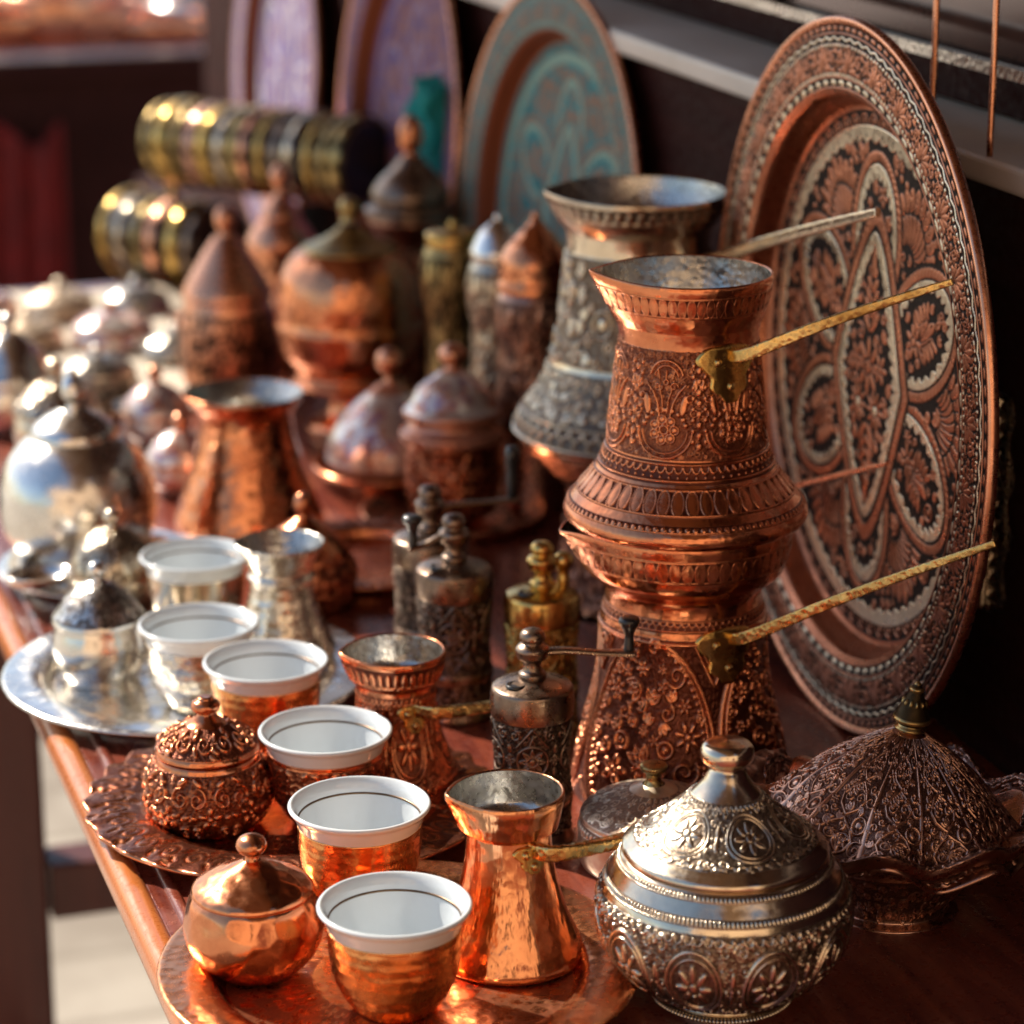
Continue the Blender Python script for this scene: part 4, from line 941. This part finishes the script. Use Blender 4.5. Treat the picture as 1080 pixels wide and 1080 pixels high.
for row, n, r, wn in ((rowU, 14, .037, 'upper'), (rowL, 6, .0395, 'lower')):
    for i in range(n):
        u = i/(n-1); p = row[0]+(row[1]-row[0])*u; k_ = mats[(i+(0 if wn == 'upper' else 4)) % 13]; th_ = rg.uniform(.004, .0078); r_j = rg.uniform(-.001, .0012); p = p+(row[1]-row[0])*rg.uniform(-.012, .012); p[2] += r_j*.5
        o = lathe('bracelet', [(r+r_j+a_, b_*th_) for a_, b_ in ((-.0018, -1), (0, -1), (.0016, -.4), (.0016+rg.uniform(-.001, .001), .4), (0, 1), (-.0018, 1), (-.002, 0), (-.0018, -1))], M[k_], None, 72, 30, [(1, 4, TEETH, 5, .0009)])
        ax = (row[1]-row[0])/np.linalg.norm(row[1]-row[0]); o.location = tuple(p)
        o.rotation_euler = (0, math.acos(ax[2])+rg.uniform(-.07, .07), math.atan2(ax[1], ax[0])+rg.uniform(-.08, .08))
        col_ = {'brass': 'bright brass', 'brass_old': 'dull brass', 'copper_antique': 'dark copper', 'silver': 'silver', 'rim_copper': 'pink copper', 'bronze': 'dark bronze'}[k_]
        tag(o, '%s bracelet, %s from the left in the %s row of the stand' % (col_, nm[i], wn) if not (wn == 'upper' and i == n-1) else 'bright brass bracelet at the open right end of the upper row', 'bracelet', 'bracelets threaded on the stand')

# ------------------------------------------------------------------ big inlaid plates
def plate_canvas(px=420):
    S = .78; c = Cv(2*S, 2*S, px, False, 0); o = S
    def wavy(cx, cy, a, b, ang, n, amp, cls, h, h0=None):
        g = c.win(cx, cy, max(a, b)*1.15); 
        if g is None: return
        ix, X, Y = g; ca, sa = math.cos(ang), math.sin(ang); x = X*ca+Y*sa; y = -X*sa+Y*ca
        q = np.sqrt((x/a)**2+(y/b)**2); th = np.arctan2(y/b, x/a); lim = 1-amp*np.abs(np.sin(n*th/2))
        m = q < lim; c.c[ix] = np.where(m, cls, c.c[ix]); c.h[ix] = np.where(m, h, c.h[ix])
    def ropeing(cx, cy, a, b, ang, w, n, cls=1):
        for k in range(n):
            t = 2*PI*k/n; x, y = a*math.cos(t), b*math.sin(t); X = cx+x*math.cos(ang)-y*math.sin(ang); Y = cy+x*math.sin(ang)+y*math.cos(ang)
            c.blob(X, Y, w, w*.5, ang+math.atan2(b*math.cos(t), -a*math.sin(t))+.9, 1, cls, .5)
    # ground + silver ring
    wavy(o, o, .70, .70, 0, 2, 0, 2, .8); wavy(o, o, .665, .665, 0, 72, .02, 0, .1)
    # fans between the lobes
    for k in range(6):
        a = PI/2+PI/6+k*PI/3
        cx, cy = o+.42*math.cos(a), o+.42*math.sin(a)
        for q in range(-5, 6):
            b_ = a+q*.2; rr = .19-.012*abs(q); c.leaf(cx+.05*math.cos(b_), cy+.05*math.sin(b_), rr*.55, b_, .04, .9, 1, out=.2)
            c.leaf(cx+(.06+rr*.5)*math.cos(b_), cy+(.06+rr*.5)*math.sin(b_), rr*.42, b_, .038, 1, 1, out=.2)
        for s in (-1, 1): c.spiral(cx+s*.09*math.cos(a+PI/2)-.03*math.cos(a), cy+s*.09*math.sin(a+PI/2)-.03*math.sin(a), .05, a, 1.4, s, .011, 1, 1)
        for q in range(-7, 8):
            b_ = a+q*.065; c.blob(o+.605*math.cos(b_), o+.605*math.sin(b_), .012, .012, 0, 1, 1, .3)
    # six lobes
    for k in range(6):
        a = PI/2+k*PI/3; cx, cy = o+.39*math.cos(a), o+.39*math.sin(a); A_, B_ = .245, .172
        wavy(cx, cy, A_*1.06, B_*1.08, a, 2, 0, 0, .05); wavy(cx, cy, A_, B_, a, 2, 0, 1, .7); ropeing(cx, cy, A_*.945, B_*.93, a, .017, 62)
        wavy(cx, cy, A_*.885, B_*.85, a, 2, 0, 0, .05); wavy(cx, cy, A_*.85, B_*.81, a, 2, 0, 2, .8); wavy(cx, cy, A_*.76, B_*.71, a, 24, .13, 0, .05)
        for q in range(-3, 4):
            b_ = a+q*.45; L = .12-.012*abs(q); c.leaf(cx-.03*math.cos(a), cy-.03*math.sin(a), L, b_, .036, 1, 1, out=.15)
        c.flower(cx-.06*math.cos(a), cy-.06*math.sin(a), .05, 7, 1, 1)
        for s in (-1, 1):
            for q in range(4): 
                b_ = a+s*(1.9-.3*q); c.leaf(cx+.015*q*math.cos(a)+s*.03*math.cos(a+PI/2), cy+.015*q*math.sin(a)+s*.03*math.sin(a+PI/2), .05, b_, .022, 1, 1)
    # central pointed panel
    def mandorla(a, b, cls, h, amp=0, n=20):
        g = c.win(o, o, b*1.05); ix, X, Y = g
        t = np.clip(1-np.abs(Y)/b, 0, 1); wd = a*t**.62*(1-.0*t); wd = wd*(1-amp*np.abs(np.sin(Y/b*n)))
        m = np.abs(X) < wd; c.c[ix] = np.where(m, cls, c.c[ix]); c.h[ix] = np.where(m, h, c.h[ix])
    mandorla(.285, .50, 0, .05); mandorla(.27, .48, 1, .75); 
    mandorla(.235, .43, 0, .05); mandorla(.222, .41, 2, .8); mandorla(.19, .36, 0, .05, .12, 30)
    for k in range(44):
        v = (k+.5)/44*2-1; t = 1-abs(v); xx = .252*t**.62
        for s in (-1, 1): c.blob(o+s*xx, o+v*.455, .014, .007, s*.7, 1, 1, .4)
    c.flower(o, o+.03, .085, 8, 1, 1); c.flower(o-.06, o-.085, .06, 10, 1, 1, c2=2); c.flower(o+.06, o-.085, .06, 10, 1, 1, c2=2)
    c.flower(o+.085, o+.04, .045, 6, 1, 1); c.flower(o-.085, o+.04, .045, 6, 1, 1)
    for s in (-1, 1):
        for q in range(5):
            y = s*(.13+.038*q)
            for d in (-1, 1): c.leaf(o, o+y, .085-.011*q, PI/2*s-d*s*.75, .026, 1, 1)
        c.leaf(o, o+s*.28, .09, s*PI/2, .03, 1, 1)
    def free(x, y, r):
        if math.hypot(x-o, y-o) > .65: return False
        for a_ in range(7):
            xx = x+(r*.9*math.cos(a_) if a_ else 0); yy = y+(r*.9*math.sin(a_) if a_ else 0)
            i, j = int(xx*px), int(yy*px)
            if not (0 <= i < c.nx and 0 <= j < c.ny) or c.c[j, i] != 0: return False
        return True
    c.fill_arab(77, .034, .0055, 0, 2*S, 0, 2*S, mask=free, n=9000, cls=1)
    # lace dots in the silver
    rg = np.random.default_rng(2); 
    for _ in range(5200):
        x, y = rg.uniform(0, 2*S, 2); i, j = min(int(x*px), c.nx-1), min(int(y*px), c.ny-1)
        if c.c[j, i] == 2 and math.hypot(x-o, y-o) < .63: c.h[j, i] = .15; c.h[j, max(0, i-1)] = .3
    return c, S
PC, PS = plate_canvas()
def rimcv():
    c = Cv(1, .5, 240, True, 0); c.fill_arab(78, .05, .011, n=500, cls=1)
    for k in range(9): c.blob((k+.5)/9, .47, .03, .03, 0, 1, 2, .3); c.blob((k+.5)/9, .03, .03, .03, 0, 1, 2, .3)
    for q in range(-3, 4):
        a = PI/2+q*.45; c.leaf(.5, .09, .36-.03*abs(q), a, .10, 1, 1, out=.1)
    for s in (-1, 1): c.blob(.5+s*.2, .12, .06, .05, 0, 1, 1); c.spiral(.5+s*.36, .28, .1, PI/2, 1.3, s, .022, 1, 1); c.leaf(.5+s*.27, .1, .16, 0 if s > 0 else PI, .06, 1, 1); c.leaf(.5+s*.4, .45, .14, PI/2+s*.4, .05, 1, 1)
    return c
RIMC = rimcv()
def line_cv(n, cls, kind):
    c = Cv(1, .2, 240, True, 0)
    if kind == 'zig': c.zig(.1, n, .035, .03, 1, cls)
    elif kind == 'beads': c.beads(.1, n, .3/n*1.2, .075, 1, cls)
    elif kind == 'arch':
        for k in range(n): c.ring((k+.5)/n, .03, .36/n, .018, 1, cls, 0, PI, .12); c.blob((k+.5)/n, .06, .1/n, .045, 0, 1, cls)
    return c
ZIG, BEAD, ARC = line_cv(3, 2, 'zig'), line_cv(3, 2, 'beads'), line_cv(2, 1, 'arch')
ROPE = line_cv(4, 1, 'beads')
def big_plate(X, Y, R, tilt, yaw, label, mat, rimmat, nu, nr, name='inlaid_plate', group='large round plates leaning on the wall'):
    rot = (0, 0, 0)
    t = thing(name, (X, Y, .0), label, 'plate', group)
    # profile from centre outwards in the plate's own frame (axis z)
    d = .016*R/.187
    ctrl = [(0, -d), (R*.74, -d), (R*.755, -d*.97), (R*.785, -d*.08), (R*.80, 0, 0), (R*.975, .001)]
    Rr, Z, T = smooth_prof(ctrl, nr); n = len(Rr); th = np.arange(nu)*2*PI/nu
    U = np.repeat(th[None], n, 0); RR = np.repeat(Rr[:, None], nu, 1)
    rel = np.ones_like(RR); inl = np.ones_like(RR); f = Rr/R
    xx = RR/R*np.cos(U); yy = RR/R*np.sin(U); m = f < .74
    fu = (xx[m]+PS)/(2*PS); fv = (yy[m]+PS)/(2*PS)
    rel[m] = sample(PC.h, fu, fv)
    ix = np.clip((fu*PC.nx).astype(int), 0, PC.nx-1); iy = np.clip((fv*PC.ny).astype(int), 0, PC.ny-1); inl[m] = PC.c[iy, ix]
    def band(f0, f1, cv, reps, off=0):
        k = (f >= f0) & (f < f1)
        if not k.any(): return
        v = np.repeat(((f[k]-f0)/(f1-f0))[:, None], nu, 1); u = np.repeat((th/(2*PI)*reps+off)[None], k.sum(), 0)
        rel[k] = sample(cv.h, u, v); iu = ((u % 1)*cv.nx).astype(int) % cv.nx; iv = np.clip((v*cv.ny).astype(int), 0, cv.ny-1); inl[k] = cv.c[iv, iu]
    if name == 'enamelled_plate': inl[(f > .742) & (f < .803)] = 3
    band(.70, .742, ARC, 34); band(.805, .83, BEAD, 30); band(.835, .925, RIMC, 30); band(.925, .95, ZIG, 34); band(.955, .975, ROPE, 34)
    disp = .0007*R/.187*rel*np.where((f > .745) & (f < .80), 0, 1)[:, None]
    V = np.stack([RR*np.cos(U), RR*np.sin(U), Z[:, None]+disp], -1).reshape(-1, 3)
    a = np.arange(n-1)[:, None]*nu; i = np.arange(nu)[None]; i2 = (i+1) % nu
    F = np.stack([a+i, a+i2, a+nu+i2, a+nu+i], -1).reshape(-1, 4)
    hold = bpy.data.objects.new('plate_body', None)
    o = grid_mesh('face', V, F, mat, t, attrs={'relief': rel, 'inlay': inl})
    e = lathe('rim', [(R*.973, .0008), (R*.985, .0022), (R*.995, .002), (R, -.0005), (R*.995, -.003), (R*.98, -.003), (R*.81, -.0022), (R*.79, -d*.4-.002), (R*.765, -d-.002), (R*.7, -d-.0022), (0, -d-.0022)], rimmat, t, max(180, nu//4), 60)
    import mathutils
    # local z -> -X (towards the viewer's side), local y -> up, leaning back by tilt
    Mx = mathutils.Matrix(((0, 0, -1), (-1, 0, 0), (0, 1, 0)))
    Rm = mathutils.Matrix.Rotation(-yaw, 3, 'Z') @ mathutils.Matrix.Rotation(tilt, 3, 'Y') @ Mx
    c = mathutils.Vector((math.sin(tilt)*R, 0, math.cos(tilt)*R))
    for q in (o, e): q.rotation_euler = Rm.to_euler(); q.location = mathutils.Matrix.Rotation(-yaw, 3, 'Z') @ c
    bpy.data.objects.remove(hold)
    return t
big_plate(.598, 1.268, .187, rad(.3), .048, 'large round copper plate inlaid with black and silver flowers, in focus on the right', M['plate'], M['rim_copper'], 2000, 420)
big_plate(.6135, 1.82, .168, rad(4), -.05, 'large turquoise and cream enamelled copper plate with brown inner ring', M['enamel_turq'], M['rim_copper'], 700, 150, 'enamelled_plate')
big_plate(.612, 2.2, .176, rad(4), 0, 'large lilac enamelled plate with pinkish copper rim, behind the tall urn finial', M['enamel_purple'], M['rim_copper'], 500, 110, 'enamelled_plate')
bx = thing('low_bench', (.56, 2.49, 0), 'low dark wooden bench along the wall carrying the farthest lilac plate', 'bench'); box('seat', (0, 0, -.03), (.09, .55, -.001), M['wall'], bx, .002)
for y in (.03, .47): box('leg', (.01, y, GZ), (.05, y+.04, -.031), M['leg'], bx)
big_plate(.612, 2.63, .168, rad(4), 0, 'lilac enamelled plate farthest back, whitened for its highlight, above the bracelets', M['enamel_pale'], M['enamel_white'], 400, 100, 'enamelled_plate')

# teal scarf hanging on the wall
V, F = [], []; p = atX(474, 160, .634); nx_, ny_ = 40, 40
for j in range(ny_+1):
    for i in range(nx_+1):
        u, v = i/nx_, j/ny_; wd = .07*(.4+.8*abs(v-.4))
        V.append((p[0]-.014*math.sin(u*26+v*5)-.006*math.sin(v*17+u*4)-.012, p[1]+(u-.5)*wd*2*.6, p[2]+.05-.12*v+.008*math.sin(u*9)))
for j in range(ny_):
    for i in range(nx_): a = j*(nx_+1)+i; F.append((a, a+1, a+nx_+2, a+nx_+1))
tl = grid_mesh('teal_scarf', V, F, M['teal']); q = tl.modifiers.new('t', 'SOLIDIFY'); q.thickness = .001
tag(tl, 'teal cloth scarf bunched between the turquoise and lilac plates', 'scarf')

# ornate silver hinge strip behind the big plate's right edge
p = atX(1052, 530, XW-.004); hz = zof(p[0], p[1], 415)-zof(p[0], p[1], 640)
hs = thing('ornate_hinge', (p[0], p[1], zof(p[0], p[1], 640)), 'ornate silver hinge strip on the wall beside the inlaid plate\'s right edge', 'hinge')
V, F = [], []; nz_ = 60
for side in (0, 1):
    for j in range(nz_+1):
        v = j/nz_; wv = .014*(1+.25*math.sin(v*PI*7))*(.6+.4*math.sin(v*PI)**.5)
        for i in range(9):
            u = i/8*2-1; V.append((-.004*(1-side)-.0015*abs(math.sin(v*40+u*3))*(1-side), u*wv, v*hz))
n_ = (nz_+1)*9
for j in range(nz_):
    for i in range(8): a = j*9+i; F += [(a, a+9, a+10, a+1), (n_+a, n_+a+1, n_+a+10, n_+a+9)]
grid_mesh('strip', V, F, M['silver_bright'], hs, attrs={'relief': np.array([.4+.6*(math.sin(v_[2]*700) > 0) for v_ in V])})
sweep('pin', [(-.006, .0, 0), (-.006, 0, hz*.5), (-.006, 0, hz)], (.003, .003), M['silver'], hs, upv=(1, 0, 0))

# ------------------------------------------------------------------ the stall across the way
ft = thing('market_table', (0, 0, 0), 'dark market table in the shade beyond, crowded with sunlit pinkish metalware', 'table')
_mt = 1
pL = at(-40, 86, 0); YB = at(100, 62, 0)[1]
box('tabletop', (-1.2, YB, -.03), (1.3, YB+1.5, 0), M['wall'], ft, .004); box('front_board', (-1.18, YB+.02, GZ+.02), (1.26, YB+.05, -.031), M['wall'], ft)
for x in (-1.15, 1.2): box('leg', (x, YB+.06, GZ), (x+.06, YB+.12, -.031), M['wall'], ft); box('leg', (x, YB+1.4, GZ), (x+.06, YB+1.46, -.031), M['wall'], ft)
tc_ = box('tablecloth', (-1.19, YB+.01, .0005), (1.29, YB+1.49, .004), M['pinkcloth'], None, .001); tag(tc_, 'pale pink cloth covering the far market table in the sun', 'tablecloth')
rg = random.Random(9); k = 0
names = [('copper', 'round copper dish', 'rim_copper'), ('pink', 'pink copper bowl', 'copper'), ('pale', 'pale silver dish', 'silver_bright'), ('cream', 'white enamelled bowl', 'enamel_white')]
rows = [(20, 62), (75, 50), (128, 52), (180, 38), (40, 24), (100, 18), (155, 12), (215, 20), (5, -8), (70, -16), (130, -20), (190, -14)]
pos = ['front left corner', 'second from the left in front', 'third from the left in front', 'right end in front', 'left in the second row', 'middle of the second row', 'right of the middle in the second row', 'right end of the second row', 'left in the back row', 'middle left of the back row', 'middle right of the back row', 'right end of the back row']
for i, (x, y) in enumerate(rows):
    nm_ = names[(i*3+1) % 4] if i != 3 else names[0]; q = at(x, y, .02); q = (q[0], max(q[1], YB+.14), .0042); r = rg.uniform(.075, .1)
    hgt = rg.uniform(.04, .09)
    o = lathe('market_bowl', [(0, 0), (r*.5, 0, 1), (r*.62, .008), (r*.95, hgt*.5), (r, hgt*.8), (r*.93, hgt), (r*.9, hgt), (r*.9, hgt*.6), (r*.5, .012), (0, .01)], M[nm_[2]], None, 48, 30)
    o.location = q; tag(o, '%s on the far dark table, %s' % (nm_[1], pos[i]), 'bowl', 'metalware on the far market table')
# red cloth hanging from the market table
V, F = [], []; p = at(5, 150, -.2)
for j in range(31):
    for i in range(31):
        u, v = i/30, j/30; V.append((-.02+.13*u-.3*0, YB-.012-.012*math.sin(u*19+v), -.1-.3*v+.02*math.sin(u*7)))
V = [(a+at(-5, 150, -.2)[0]-0.085, b, c) for a, b, c in V]
for j in range(30):
    for i in range(30): a = j*31+i; F.append((a, a+1, a+32, a+31))
rc = grid_mesh('red_cloth', V, F, M['redcloth']); q = rc.modifiers.new('t', 'SOLIDIFY'); q.thickness = .003; tag(rc, 'dark red cloth hanging down the front of the far market table', 'cloth')
